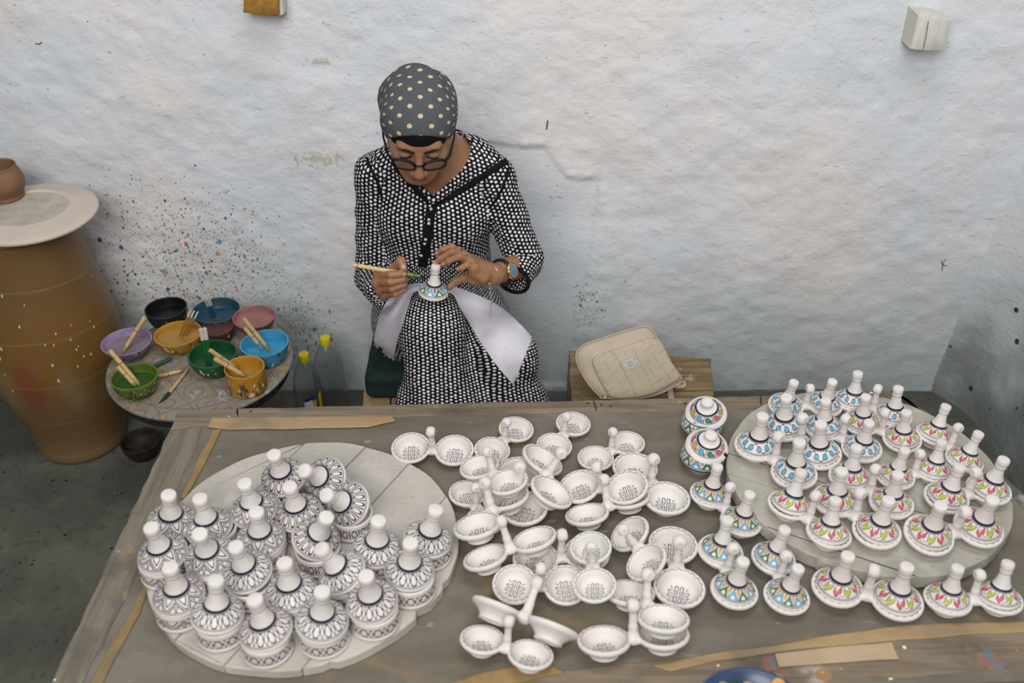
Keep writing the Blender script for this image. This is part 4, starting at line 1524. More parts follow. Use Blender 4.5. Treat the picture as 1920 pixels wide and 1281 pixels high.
for i, (rc, hw, h, shp, co, ci, cpnt, fill, lab) in enumerate(BOWLS):
    c = at(*rc, z=STZ + h)
    dep = c.y * CP - (c.z - CAMZ) * SP
    r = hw * dep / FPX
    if shp == 'cup':
        out = [(r * 0.90, 0.0), (r * 0.97, 0.004), (r * 0.985, 0.02), (r * 0.985, h * 0.6), (r, h - 0.004), (r * 0.995, h)]
        inn = [(r * 0.93, h), (r * 0.915, h - 0.006), (r * 0.91, h * 0.4), (r * 0.85, 0.010)]
    elif shp == 'straight':
        out = [(r * 0.74, 0.0), (r * 0.80, 0.003), (r * 0.86, 0.014), (r * 0.93, h * 0.6), (r * 0.995, h - 0.004), (r, h)]
        inn = [(r * 0.945, h), (r * 0.93, h - 0.005), (r * 0.84, h * 0.4), (r * 0.70, 0.009)]
    elif shp == 'wide':
        out = [(r * 0.48, 0.0), (r * 0.55, 0.002), (r * 0.57, 0.008), (r * 0.76, h * 0.42), (r * 0.93, h * 0.75), (r, h - 0.003), (r * 0.995, h)]
        inn = [(r * 0.94, h), (r * 0.91, h - 0.006), (r * 0.78, h * 0.5), (r * 0.5, 0.010)]
    else:
        out = [(r * 0.56, 0.0), (r * 0.63, 0.002), (r * 0.66, 0.008), (r * 0.84, h * 0.35), (r * 0.95, h * 0.70), (r, h - 0.003), (r * 0.99, h)]
        inn = [(r * 0.93, h), (r * 0.915, h - 0.006), (r * 0.86, h * 0.5), (r * 0.6, 0.010)]
    e = empty('paint_bowl', (c.x, c.y, STZ + 0.0004), lab, 'bowl', 'paint bowls on the round table')
    wb_ = (lambda ph: (lambda a, zz: 0.010 * math.sin(2 * a + ph) + 0.006 * math.sin(3 * a + 2 * ph)))(i * 1.7)
    po = smooth_profile(out, 4)
    pi_ = smooth_profile([out[-1]] + inn, 4)
    put('shell', lathe([(0, 0.0)] + po, 56, wb_), splatter_bowl_mat('bowl_outside_%d' % i, co), e, world=False, sharp=None)
    put('lining', lathe(pi_ + [(0, 0.009)], 56, wb_), paint_mat('bowl_lining_%d' % i, ci, 0.45), e, world=False, sharp=None)
    zf = 0.010 + (h - 0.012) * fill
    inr = np.interp(zf, [p[1] for p in inn[::-1]], [p[0] for p in inn[::-1]]) + 0.001
    put('paint', lathe([(inr, zf + 0.0006), (inr * 0.97, zf), (0, zf)], 48, wb_), paint_mat('paint_%d' % i, cpnt), e, world=False, sharp=None)
    BW.append((e, c, r, h, zf, inr))

M_bamboo = wood('bamboo', (0.56, 0.40, 0.19), (0.48, 0.32, 0.13), (0.34, 0.22, 0.09), 2, 1.0, 0.5)
M_node = plain('bamboo_node', (0.20, 0.14, 0.06), 0.6)
M_stick = plain('white_stick', (0.55, 0.53, 0.48), 0.5)
M_tipbk = plain('black_bristle', (0.03, 0.027, 0.022), 0.7)


def brush(p0, p1, r, label, tipcol, cat='brush', group='brushes in the paint bowls', handle=M_bamboo, tiplen=0.2, name='paint_brush', node=True, squash=None):
    """p0 = upper end of the handle, p1 = painted end"""
    p0, p1 = Vector(p0), Vector(p1)
    d = p1 - p0
    L = d.length
    e = empty(name, p1, label, cat, group)
    M = Matrix.Translation(p1) @ (-d).to_track_quat('Z', 'X').to_matrix().to_4x4()
    if squash:
        M = M @ Matrix.Diagonal((squash, 1, 1, 1))
    a = L * tiplen
    put('handle', move(lathe([(0, a - 0.001), (r * 0.92, a - 0.001), (r * 0.97, a + 0.01), (r, L * 0.6), (r * 0.98, L - 0.001), (r * 0.8, L), (0, L)], 14), M), handle, e)
    put('dipped_end', move(lathe([(0, 0.0), (r * 0.5, 0.002), (r * 0.98, 0.010), (r * 1.03, a * 0.5), (r * 1.01, a), (0, a)], 14), M), tipcol, e)
    if node:
        zz = L * 0.62
        put('bamboo_ring', move(lathe([(r * 0.98, zz - 0.0015), (r * 1.08, zz), (r * 0.98, zz + 0.0015)], 14), M), M_node, e)
    return e


def in_bowl(k, p_top, p_bot, dz_top, rx=0.0058, label='', tip=None, **kw):
    """brush standing in bowl k: pixel of the upper end and of where it meets the paint"""
    e, c, r, h, zf, inr = BW[k]
    b_ = at(*p_bot, z=STZ + zf)
    off = Vector((b_.x - c.x, b_.y - c.y))
    if off.length > inr * 0.80:
        off *= inr * 0.80 / off.length
    b_ = Vector((c.x + off.x, c.y + off.y, STZ + zf - 0.002))
    t_ = at(*p_top, z=STZ + dz_top)
    return brush(t_, b_ , rx, label, tip, **kw)


tipm = lambda n, c: plain('dip_' + n, c, 0.45, 0.4, 0, 0.2, 30)
in_bowl(3, (272, 594), (228, 662), 0.118, 0.0056, 'bamboo brush standing in the lilac bowl', tipm('lilac', (0.36, 0.27, 0.12)))
in_bowl(8, (205.5, 657), (262, 722), 0.105, 0.0062, 'longer bamboo brush in the lime green bowl', tipm('lime', (0.30, 0.26, 0.06)))
in_bowl(8, (220.5, 687), (255, 724), 0.078, 0.0060, 'shorter bamboo brush in the lime green bowl', tipm('lime2', (0.22, 0.26, 0.03)))
for k, (a, c2) in enumerate((((358, 581), (335, 631)), ((364, 583), (341, 632)), ((371, 585), (348, 630)))):
    in_bowl(4, a, c2, 0.112, 0.0024, ['leftmost', 'middle', 'rightmost'][k] + ' of the three thin sticks in the wide yellow-ochre bowl', tipm('ochre%d' % k, (0.34, 0.15, 0.02)), handle=M_stick, tiplen=0.75, node=False, name='thin_brush')
for k, (a, c2) in enumerate((((382, 554.5), (397, 597)), ((386.5, 553), (401, 597)), ((390.5, 552), (404, 596)))):
    in_bowl(1, a, c2, 0.115, 0.0024, ['leftmost', 'middle', 'rightmost'][k] + ' of the three thin sticks in the teal bowl', tipm('teal%d' % k, (0.012, 0.09, 0.16)), handle=M_stick, tiplen=0.55, node=False, name='thin_brush')
in_bowl(6, (376, 617), (389, 682), 0.135, 0.0058, 'left of the two green-dipped sticks side by side in the dark green bowl', tipm('gr1', (0.012, 0.11, 0.03)), handle=M_stick, tiplen=0.70, node=False)
in_bowl(6, (383.5, 615), (395, 682), 0.136, 0.0058, 'right of the two green-dipped sticks side by side in the dark green bowl', tipm('gr2', (0.012, 0.12, 0.035)), handle=M_stick, tiplen=0.70, node=False)
in_bowl(7, (457, 597), (506, 657), 0.120, 0.0055, 'longer bamboo brush in the bright blue bowl', tipm('blue1', (0.30, 0.24, 0.10)))
in_bowl(7, (459, 615), (495, 657), 0.098, 0.0058, 'shorter bamboo brush in the bright blue bowl, its end dipped in blue', tipm('blue2', (0.10, 0.30, 0.42)), tiplen=0.35)
in_bowl(9, (393, 656), (449, 694), 0.115, 0.0056, 'upper of the two bamboo brushes in the ochre cup', tipm('cup1', (0.34, 0.22, 0.07)))
in_bowl(9, (402, 672), (462, 706), 0.108, 0.0062, 'lower of the two bamboo brushes in the ochre cup', tipm('cup2', (0.40, 0.27, 0.10)))
zt = STZ + 0.0063
brush(at(288, 687, z=zt), at(322, 672, z=zt), 0.006, 'short dark green stick lying between the bowls', tipm('g3', (0.02, 0.10, 0.04)), handle=tipm('g4', (0.03, 0.09, 0.05)), group='brushes lying on the round table', node=False)
brush(at(296, 706, z=zt), at(347, 694, z=zt), 0.0052, 'plain bamboo stick lying beside the lime green bowl', tipm('t3', (0.30, 0.21, 0.09)), group='brushes lying on the round table')
br = brush(at(351.5, 694, z=zt), at(313, 742, z=zt), 0.0046, 'bamboo brush with a black tip lying on the round table', M_tipbk, group='brushes lying on the round table', tiplen=0.10)
p, q = at(313, 742, z=zt), at(297, 757, z=STZ + 0.002)
put('bristles', tube([p, p.lerp(q, 0.4), q], [0.0052, 0.0040, 0.0004], 10), M_tipbk, br)

# dark bowl on the floor below the round table
c = at(263, 826, z=0.055)
e = empty('floor_bowl', (c.x, c.y, 0.0006), 'dark empty bowl on the floor beneath the round table', 'bowl')
pr = smooth_profile([(0.035, 0.0), (0.040, 0.002), (0.043, 0.008), (0.054, 0.03), (0.059, 0.053), (0.058, 0.056), (0.054, 0.054), (0.049, 0.030), (0.030, 0.012)], 4)
put('shell', lathe([(0, 0)] + pr + [(0, 0.010)], 48), plain('floor_bowl', (0.035, 0.028, 0.018), 0.6, 0.3, 0, 0.35, 40), e, world=False, sharp=None)

# ------------------------------------------------------------------ plastic bottles
m, b = begin('clear_plastic')
b.inputs['Transmission Weight'].default_value = 1.0
b.inputs['IOR'].default_value = 1.25
b.inputs['Roughness'].default_value = 0.16
b.inputs['Base Color'].default_value = (0.965, 0.975, 0.97, 1)
b.inputs['Specular IOR Level'].default_value = 1.0
M_pet = m
M_cap = plain('yellow_cap', (0.62, 0.55, 0.01), 0.4, 0.45, 0, 0.06, 60)
M_lblb = plain('label_blue', (0.015, 0.015, 0.16), 0.5)
M_lbly = plain('label_yellow', (0.60, 0.38, 0.03), 0.5)
M_lblw = plain('label_white', (0.6, 0.62, 0.62), 0.5)


def bottle(cap_pix, zcap, label, labelled):
    c = at(*cap_pix, z=zcap)
    s = zcap / 0.325
    e = empty('plastic_bottle', (c.x, c.y, 0.0006), label, 'bottle', 'clear plastic bottles by the wall')
    out = smooth_profile([(0.040, 0.0), (0.047, 0.004), (0.0485, 0.012), (0.0485, 0.08), (0.047, 0.095), (0.0485, 0.11), (0.0485, 0.185), (0.0465, 0.215), (0.040, 0.245), (0.029, 0.275), (0.019, 0.293), (0.0135, 0.302), (0.0132, 0.322)], 4)
    inn = [(max(p[0] - 0.0012, 0.001), p[1] + (0.0012 if p[1] < 0.02 else 0)) for p in out]
    g = lathe([(0, 0.0)] + out + inn[::-1] + [(0, 0.0015)], 48)
    put('body', ([(p[0] * s, p[1] * s, p[2] * s) for p in g[0]], g[1], g[2]), M_pet, e, world=False, sharp=None)
    cp = [(0.0136, 0.300), (0.0158, 0.3005), (0.0163, 0.303), (0.0160, 0.320), (0.0148, 0.3235), (0.006, 0.3240), (0.0055, 0.3225), (0, 0.3225)]
    g = lathe([(p[0] * 1.0, (p[1] - 0.3) + 0.3 * s) for p in cp], 40, lambda a, zz: 0.012 * math.sin(24 * a))
    put('cap', g, M_cap, e, world=False, sharp=30)
    if labelled:
        for nm, z0, z1, a0, a1, mt in (('label', 0.165, 0.180, -1.70, -0.95, M_lblb), ('label', 0.120, 0.165, -1.75, -1.2, M_lblw), ('label', 0.120, 0.165, -1.2, -0.95, M_lbly), ('label', 0.120, 0.188, -0.72, -0.5, M_lbly)):
            V, F = [], []
            for k in range(9):
                a = a0 + (a1 - a0) * k / 8
                for zz in (z0, z1):
                    for rr in (0.0489, 0.0493):
                        V.append((rr * s * math.cos(a), rr * s * math.sin(a), (zz + 0.01 * (k / 8)) * s))
            for k in range(8):
                i = k * 4
                F += [(i, i + 4, i + 6, i + 2), (i + 1, i + 3, i + 7, i + 5), (i + 2, i + 6, i + 7, i + 3), (i, i + 1, i + 5, i + 4)]
            F += [(0, 2, 3, 1), (32, 33, 35, 34)]
            put(nm, (V, F), mt, e, world=False)
    return e


bottle((569, 664), 0.300, 'yellow-capped clear bottle nearer the round table, with a torn blue and yellow label', True)
bottle((609, 632), 0.328, 'taller yellow-capped clear bottle standing closest to the wall', False)
# ------------------------------------------------------------------ plank stool with the handbag
M_plank = wood('old_plank', (0.27, 0.19, 0.10), (0.145, 0.095, 0.048), (0.085, 0.06, 0.035), 0, 1.6, 0.8, 0.02)
M_plankP = wood('pale_plank', (0.36, 0.26, 0.135), (0.27, 0.185, 0.09), (0.15, 0.11, 0.06), 1, 1.0, 0.8, 0.02)
STOOLZ = 0.30
S_ = lambda p, q, dz=0.0: at(p, q, z=STOOLZ + dz)
ct = S_(1200, 715)
stool = empty('plank_stool', (ct.x, ct.y, 0), 'rough plank stool against the wall carrying the beige handbag', 'stool')


def splank(pix, seed, dz, par=stool, mt=None, thick=0.030):
    pts = [S_(p, q, dz) for p, q in pix]
    put('plank', prism(wavy([(p.x, p.y) for p in pts], 0.03, 0.0015, seed), STOOLZ + dz - thick, STOOLZ + dz, 0.003), mt or M_plank, par, sharp=25)


splank([(1067, 657), (1200, 664), (1333, 672), (1335, 703), (1200, 706), (1068, 710)], 21, 0.004)
splank([(1068, 713), (1200, 708.5), (1336, 705.5), (1338, 729), (1200, 735), (1071, 741)], 22, 0.0)
splank([(1071, 743.5), (1338, 731.5), (1341, 765), (1074, 775)], 23, 0.002)
splank([(1074, 778), (1341, 768), (1343, 800), (1076, 810)], 24, 0.0)
c0, c1, c2, c3 = S_(1078, 668), S_(1325, 682), S_(1330, 792), S_(1086, 800)
for p in (c0, c1, c2, c3):
    w = 0.018
    put('leg', prism([(p.x - w, p.y - w), (p.x + w, p.y - w), (p.x + w, p.y + w), (p.x - w, p.y + w)], 0.0, STOOLZ - 0.031, 0.002), M_railY, stool)
for a, c in ((c0, c3), (c1, c2)):
    put('crossbar', slab((a.x, a.y - 0.019, 0.225), (c.x, c.y + 0.019, 0.225), 0.024, 0.07), M_railY, stool)

# painter's bench
ct = S_(760, 735)
bench = empty('plank_bench', (ct.x, ct.y, 0), 'plank bench the painter sits on, its end showing left of her skirt', 'bench')
for sd, pix in ((31, [(692, 652), (735, 651), (730, 790), (676, 790)]), (32, [(736.5, 651), (800, 650), (800, 790), (731.5, 790)]), (33, [(801.5, 650), (880, 650), (882, 790), (801.5, 790)]), (34, [(881.5, 650), (965, 652), (972, 790), (883.5, 790)])):
    splank(pix, sd, 0.0, bench, M_plankP, 0.028)
b0, b1, b2, b3 = S_(702, 662), S_(955, 662), S_(960, 780), S_(694, 780)
for p in (b0, b1, b2, b3):
    w = 0.018
    put('leg', prism([(p.x - w, p.y - w), (p.x + w, p.y - w), (p.x + w, p.y + w), (p.x - w, p.y + w)], 0.0, STOOLZ - 0.029, 0.002), M_railY, bench)
for a, c in ((b0, b3), (b1, b2)):
    put('crossbar', slab((a.x, a.y - 0.019, 0.225), (c.x, c.y + 0.019, 0.225), 0.024, 0.07), M_railY, bench)

# ------------------------------------------------------------------ handbag
m, b = begin('beige_leather')
o = coord()
n = noise(o, 18, 4)
col = mix(ramp(n, 0.3, 0.7), (0.47, 0.395, 0.295), (0.42, 0.35, 0.26))
d, c = vor(o, 420.0)
finish(b, col, 0.5, 0.35, bump(d, 0.10, 0.0008))
M_bag = m
m, b = begin('stitched_leather')
o = coord()
x, y, z = xyz(o)
n = noise(o, 18, 4)
col = mix(ramp(n, 0.3, 0.7), (0.47, 0.395, 0.295), (0.42, 0.35, 0.26))
# basket-weave squares pressed and stitched into the flap
p, q = (x * 0.92 + y * 0.39) * 34.0, (y * 0.92 - x * 0.39) * 34.0
ip, iq = flo(p), flo(q)
fp, fq = frac(p), frac(q)
chk = mod(ip + iq, 2.0)
ln = (line(fp - 0.5, 0.028) & (chk > 0.5)) | (line(fq - 0.5, 0.028) & (chk < 0.5))
mid = ab(x + y * 0.02 - 0.002) > 0.0235
ln = ln & mid & (z > 0.0)
col = mix(ln * 0.55, col, (0.20, 0.145, 0.085))
finish(b, col, 0.5, 0.35, bump(1.0 - ln * 1.0, 0.5, 0.0015))
M_flap = m
M_steel = plain('brushed_steel', (0.62, 0.62, 0.58), 0.28, 0.5, 1.0, 0.06, 80)
M_dark = plain('dark_lining', (0.02, 0.018, 0.015), 0.9)

# bag frame: x along its bottom edge, y up its face, z out of the face
bl, brr = at(1131, 741, z=STOOLZ + 0.032), at(1274, 706, z=STOOLZ + 0.072)
bx_ = (brr - bl).normalized()
view = (Vector((0, 0, CAMZ)) - (bl + brr) / 2).normalized()
lean = (view * 0.80 + Vector((0, -0.35, 0.05))).normalized()
bz_ = (lean - bx_ * lean.dot(bx_)).normalized()
by_ = bz_.cross(bx_)
org = (bl + brr) / 2
BM = Matrix.Translation(org) @ Matrix((bx_, by_, bz_)).transposed().to_4x4()
BMi = BM.inverted()
bag = empty('handbag', label='beige leather handbag with woven flap and metal plate, lying on the plank stool', cat='bag', mat=BM)


def bagpix(px, py, z=0.0):
    """pixel -> bag-frame x, y on its face plane offset z"""
    o = BMi @ Vector((0, 0, CAMZ))
    d = (BMi.to_3x3() @ ray(px, py))
    t = (z - o.z) / d.z
    p = o + d * t
    return (p.x, p.y)


outl = [bagpix(p, q) for p, q in ((1128, 747), (1105, 722), (1086, 690), (1080, 668), (1086, 655), (1100, 645), (1150, 628), (1196, 614), (1212, 613), (1224, 620), (1233, 636), (1248, 664), (1268, 694), (1279, 711), (1276, 718), (1262, 726), (1235, 739), (1205, 746), (1170, 748))]


def dense(pts, n=4):
    P = smooth_profile3([(*p, 0) for p in pts] + [(*pts[0], 0)], n)[:-1]
    return [(p[0], p[1]) for p in P]


def pillow(outline, z0, z1, bulge, rings=7, edge=0.012):
    """closed cushion-like slab: rounded edges, face swelling by 'bulge'"""
    cx = sum(p[0] for p in outline) / len(outline)
    cy = sum(p[1] for p in outline) / len(outline)
    n = len(outline)
    V, F = [], []
    rows = []
    def row(s, z):
        rows.append(len(V))
        for p in outline:
            V.append((cx + (p[0] - cx) * s, cy + (p[1] - cy) * s, z))
    prof = [(0.35, z0), (0.8, z0), (0.95, z0 + edge * 0.3), (1.0, z0 + edge)]
    prof += [(1.0, z1 - edge), (0.985, z1 - edge * 0.3), (0.955, z1)]
    for k in range(1, rings + 1):
        t = k / rings
        prof.append((0.955 * (1 - t) + 0.06 * t, z1 + bulge * math.sin(t * math.pi / 2)))
    for s, z in prof:
        row(s, z)
    for i in range(len(rows) - 1):
        for k in range(n):
            j = (k + 1) % n
            F.append((rows[i] + k, rows[i] + j, rows[i + 1] + j, rows[i + 1] + k))
    F.append(tuple(rows[-1] + k for k in range(n)))
    F.append(tuple(reversed([rows[0] + k for k in range(n)])))
    a2 = sum(outline[i][0] * outline[(i + 1) % n][1] - outline[(i + 1) % n][0] * outline[i][1] for i in range(n))
    if a2 < 0:
        F = [tuple(reversed(f)) for f in F]
    return V, F


do = dense(outl)
put('body', pillow(do, -0.044, 0.0, 0.010, edge=0.014), M_bag, bag, world=False, sharp=None)
pipe = [(p[0] * 1.0, p[1], -0.002) for p in do]
put('piping', tube(pipe + pipe[:2], 0.0024, 8), M_bag, bag, world=False)
fl_o = [bagpix(p, q, 0.012) for p, q in ((1111, 683), (1112, 673), (1122, 665), (1150, 657), (1185, 645), (1213, 636), (1228, 635), (1239, 640), (1252, 664), (1266, 690), (1275, 706), (1270, 714), (1250, 725), (1228, 737), (1205, 744), (1180, 747), (1152, 747), (1140, 738), (1124, 712))]
put('flap', pillow(dense(fl_o), -0.002, 0.012, 0.006, edge=0.004), M_flap, bag, world=False, sharp=None)
for (a, c2) in (((1149, 657), (1196, 745)), ((1186, 650), (1227, 733))):
    A, B_ = bagpix(*a, 0.014), bagpix(*c2, 0.014)
    pts = []
    for k in range(13):
        t = k / 12
        pts.append((A[0] + (B_[0] - A[0]) * t, A[1] + (B_[1] - A[1]) * t, 0.0128 + 0.0055 * math.sin(math.pi * min(1, max(0, t)))))
    put('seam', tube(pts, 0.0013, 6), M_bag, bag, world=False)
pc = [bagpix(p, q, 0.020) for p, q in ((1163.5, 677.7), (1192.7, 667.3), (1200, 686), (1171, 696.5))]
plate = put('metal_plate', prism(pc, 0.0172, 0.0200, 0.0006), M_steel, bag, world=False, sharp=25)
tag(plate, 'small riveted metal plate')
cxm, cym = sum(p[0] for p in pc) / 4, sum(p[1] for p in pc) / 4
ux = Vector((pc[1][0] - pc[0][0], pc[1][1] - pc[0][1])).normalized()
uy = Vector((-ux.y, ux.x))
M_engr = plain('engraved', (0.22, 0.22, 0.20), 0.5, 0.4, 0.6)


def pl2(x, y, z=0.0202):
    v = Vector((cxm, cym)) + ux * x + uy * y
    return (v.x, v.y, z)


for sx, sy in ((-1, -1), (1, -1), (1, 1), (-1, 1)):
    g = lathe([(0.0010, 0.0), (0.0021, 0.0), (0.0021, 0.0008), (0.0010, 0.0008), (0.0010, 0)], 14)
    put('rivet', move(g, Matrix.Translation(pl2(sx * 0.0155, sy * 0.0085, 0.0199))), M_engr, plate, world=False)
for cxo, a0 in ((-0.0022, 0.7), (0.0022, math.pi + 0.7)):
    pts = [pl2(cxo + 0.0045 * math.cos(a0 + k * (2 * math.pi - 1.4) / 16), -0.0025 + 0.0045 * math.sin(a0 + k * (2 * math.pi - 1.4) / 16)) for k in range(17)]
    put('emblem_ring', tube(pts, 0.00055, 6), M_engr, plate, world=False)
for k, t in enumerate((-0.009, -0.006, -0.003, 0.0, 0.003, 0.006)):
    a = pl2(t, 0.0050)
    c2 = pl2(t + 0.0004, 0.0074)
    d2 = pl2(t + 0.0018, 0.0050 + 0.0012 * (k % 3))
    put('engraved_letter', tube([a, c2, d2], 0.0003, 5), M_engr, plate, world=False)


def torus(c, n, r, rr, seg=20, ts=8):
    n = Vector(n).normalized()
    a = n.orthogonal().normalized()
    b2 = n.cross(a)
    return tube([Vector(c) + a * r * math.cos(t) + b2 * r * math.sin(t) for t in [2 * math.pi * k / seg for k in range(seg + 1)]], rr, ts, False)


p = bagpix(1135, 743, 0.006)
put('ring', torus((p[0], p[1], 0.006), (0.4, 1, 0.3), 0.0075, 0.0014), M_steel, bag, world=False)
p2 = bagpix(1277, 709, 0.004)
put('ring', torus((p2[0], p2[1], 0.004), (1, 0.3, 0.3), 0.0065, 0.0014), M_steel, bag, world=False)
# strap: loops out on the right and hangs over the stool edge
sp = [(1277, 713, 0.03), (1281, 717, 0.02), (1280, 722, 0.015), (1268, 724, 0.012), (1257, 722, 0.010), (1257, 735, 0.008), (1259, 748, 0.007), (1261, 770, 0.006)]
pts = [BMi @ at(px, py, z=STOOLZ + dz) for px, py, dz in sp]
pts = curve_pts(pts, 5)
nz = [BMi.to_3x3() @ Vector((0.2, -0.3, 1))] * len(pts)
put('strap', tube(pts, 0.0085, 10, True, (nz, 0.22)), M_bag, bag, world=False)

# ------------------------------------------------------------------ painted vase standing before the table, only its mouth in view
m, b = begin('painted_vase')
o = coord()
x, y, z = xyz(o)
col = mix(ramp(noise(o, 12, 4), 0.3, 0.7), (0.02, 0.045, 0.12), (0.03, 0.06, 0.10))
d, c = vor(scaled(o, (1, 1, 1)), 34.0)
cr, cg, cb = xyz(c)
col = mix((d < 0.34) & (z > 0.60) & (cb > 0.35), col, cramp(cg, [(0, (0.50, 0.27, 0.03)), (0.3, (0.02, 0.05, 0.05)), (0.55, (0.45, 0.03, 0.04)), (0.7, (0.40, 0.20, 0.05)), (0.85, (0.04, 0.10, 0.20))], True))
finish(b, col, 0.3, 0.5)
vc = at(1415, 1346, z=0.62)
vase = empty('painted_vase', (vc.x, vc.y, 0.0006), 'dark blue painted vase in front of the table, only its mouth in view', 'vase')
vp = smooth_profile([(0.085, 0.0), (0.095, 0.006), (0.100, 0.03), (0.125, 0.18), (0.140, 0.32), (0.125, 0.46), (0.092, 0.555), (0.078, 0.60), (0.085, 0.628), (0.100, 0.640), (0.099, 0.645), (0.090, 0.643), (0.072, 0.625), (0.066, 0.59)], 4)
vz = 0.62 / 0.645
put('body', lathe([(0, 0)] + [(p[0] * 0.95, p[1] * vz) for p in vp], 64), m, vase, world=False, sharp=None)
# ------------------------------------------------------------------ the painter
def P(px, py, Y):
    return at(px, py, Y=Y)


# head frame: x to the picture's right, y out of the face, z up through the crown
PHI, ROLL, YAW = R(29), R(-5), R(3)
HC = P(785, 236, 2.16)
hf = Vector((math.sin(YAW), -math.cos(PHI) * math.cos(YAW), -math.sin(PHI)))
hf.normalize()
hu = Vector((0, -math.sin(PHI), math.cos(PHI)))
hu = (hu - hf * hu.dot(hf)).normalized()
hr = hu.cross(-hf).normalized() if hu.cross(-hf).x > 0 else hf.cross(hu).normalized()
Mr = Matrix.Rotation(ROLL, 3, hf)
hr, hu = Mr @ hr, Mr @ hu
HM = Matrix((hr, hf, hu)).transposed()          # columns are the axes


def hp(x, y, z):
    return HC + HM @ Vector((x, y, z))


def head_local(F):
    px, py, pz = F.X - HC.x, F.Y - HC.y, F.Z - HC.z
    return [px * a.x + py * a.y + pz * a.z for a in (hr, hf, hu)]


# skin material with lip colour carried on the mesh
m, b = begin('skin')
o = coord()
n = noise(o, 40, 3)
col = mix(ramp(n, 0.3, 0.7), (0.335, 0.170, 0.088), (0.300, 0.150, 0.076))
at_n = NT.nodes.new('ShaderNodeAttribute')
at_n.attribute_name = 'tint'
tr, tg, tb = xyz(Ex(at_n.outputs['Color']))
col = mix(tr * 0.95, col, (0.27, 0.055, 0.065))
col = mix(tg * 0.5, col, (0.46, 0.25, 0.17))
col = mix(tb * 0.75, col, (0.56, 0.36, 0.28))
finish(b, col, 0.48, 0.35, bump(noise(o, 260, 3), 0.06, 0.001))
b.inputs['Subsurface Weight'].default_value = 0.08
b.inputs['Subsurface Radius'].default_value = (0.012, 0.005, 0.003)
M_skin = m

NECK = P(842, 305, 2.295)
SHR, SHL = P(706, 326, 2.285), P(925, 331, 2.285)       # shoulder joints as seen: left and right of the picture

# ---- head, neck and upper chest
F = Field((HC.x - 0.17, 2.00, 0.80), (HC.x + 0.20, 2.43, 1.30), 0.003)
E_ = lambda c, r: F.ell(hp(*c), r, [list(HM[i]) for i in range(3)])
Cn = lambda a, c, ra, rb: F.cone(hp(*a), hp(*c), ra, rb)
F.add(E_((0, -0.012, 0.022), (0.072, 0.092, 0.086)))
F.add(E_((0, 0.026, -0.045), (0.057, 0.060, 0.075)), 0.03)
F.add(E_((0, 0.055, -0.098), (0.026, 0.026, 0.024)), 0.03)
for s in (-1, 1):
    F.add(E_((s * 0.038, 0.052, -0.036), (0.026, 0.026, 0.028)), 0.02)
    F.add(Cn((s * 0.054, 0.0, -0.06), (s * 0.016, 0.058, -0.106), 0.018, 0.016), 0.03)
F.add(Cn((-0.036, 0.072, 0.020), (0.036, 0.072, 0.020), 0.0135, 0.0135), 0.02)
for s in (-1, 1):
    F.cut(E_((s * 0.032, 0.098, -0.003), (0.019, 0.018, 0.012)), 0.012)
    F.add(E_((s * 0.032, 0.0755, -0.001), (0.0150, 0.0130, 0.0105)), 0.004)
F.add(Cn((0, 0.086, 0.004), (0, 0.108, -0.038), 0.0075, 0.0105), 0.012)
F.add(E_((0, 0.1075, -0.042), (0.0125, 0.0105, 0.0095)), 0.006)
for s in (-1, 1):
    F.add(E_((s * 0.0125, 0.0965, -0.046), (0.0085, 0.0100, 0.0075)), 0.005)
F.add(E_((0, 0.080, -0.066), (0.026, 0.018, 0.020)), 0.012)
F.add(Cn((-0.017, 0.0885, -0.0700), (0, 0.0965, -0.0685), 0.0048, 0.0058), 0.004)
F.add(Cn((0.017, 0.0885, -0.0700), (0, 0.0965, -0.0685), 0.0048, 0.0058), 0.004)
F.add(Cn((-0.014, 0.0875, -0.0795), (0.014, 0.0875, -0.0795), 0.0068, 0.0068), 0.004)
F.cut(Cn((-0.021, 0.0985, -0.0745), (0.021, 0.0985, -0.0745), 0.0022, 0.0022), 0.003)
F.add(F.cone(hp(0, -0.045, -0.045), NECK, 0.056, 0.060), 0.035)
CHC = P(812, 392, 2.31)
F.add(F.ell(CHC, (0.143, 0.098, 0.15)), 0.05)
F.add(F.cone(SHR, NECK, 0.036, 0.05), 0.04)
F.add(F.cone(NECK, SHL, 0.05, 0.036), 0.04)
F.add(F.cone(P(820, 345, 2.255), P(880, 332, 2.275), 0.010, 0.010), 0.03)
hv, hq = F.mesh()
lx, ly, lz = [(hv - np.array(HC)) @ np.array(a) for a in (hr, hf, hu)]
lip = (np.abs(lx) < 0.0235 * (1 - np.abs(lz + 0.0742) / 0.02)) & (lz < -0.0640 - 0.08 * np.abs(lx)) & (lz > -0.0875 + 0.18 * np.abs(lx)) & (ly > 0.075)
tint_h = np.zeros((len(hv), 3))
tint_h[:, 0] = lip
tint_h[:, 1] = np.exp(-((np.abs(lx) - 0.042) ** 2 + (lz + 0.036) ** 2) / 0.0007) * (ly > 0.03) * 0.6

# ---- hands
def hand_field(lo, hi, h, prims, k=0.006):
    F = Field(lo, hi, h)
    first = True
    for (a, c, ra, rb, kk) in prims:
        F.add(F.cone(a, c, ra, rb), 0 if first else kk)
        first = False
    return F


def chain(pts, radii, kk=0.0035):
    out = []
    for i in range(len(pts) - 1):
        out.append((pts[i], pts[i + 1], radii[i], radii[i + 1], kk if i else 0.006))
    return out


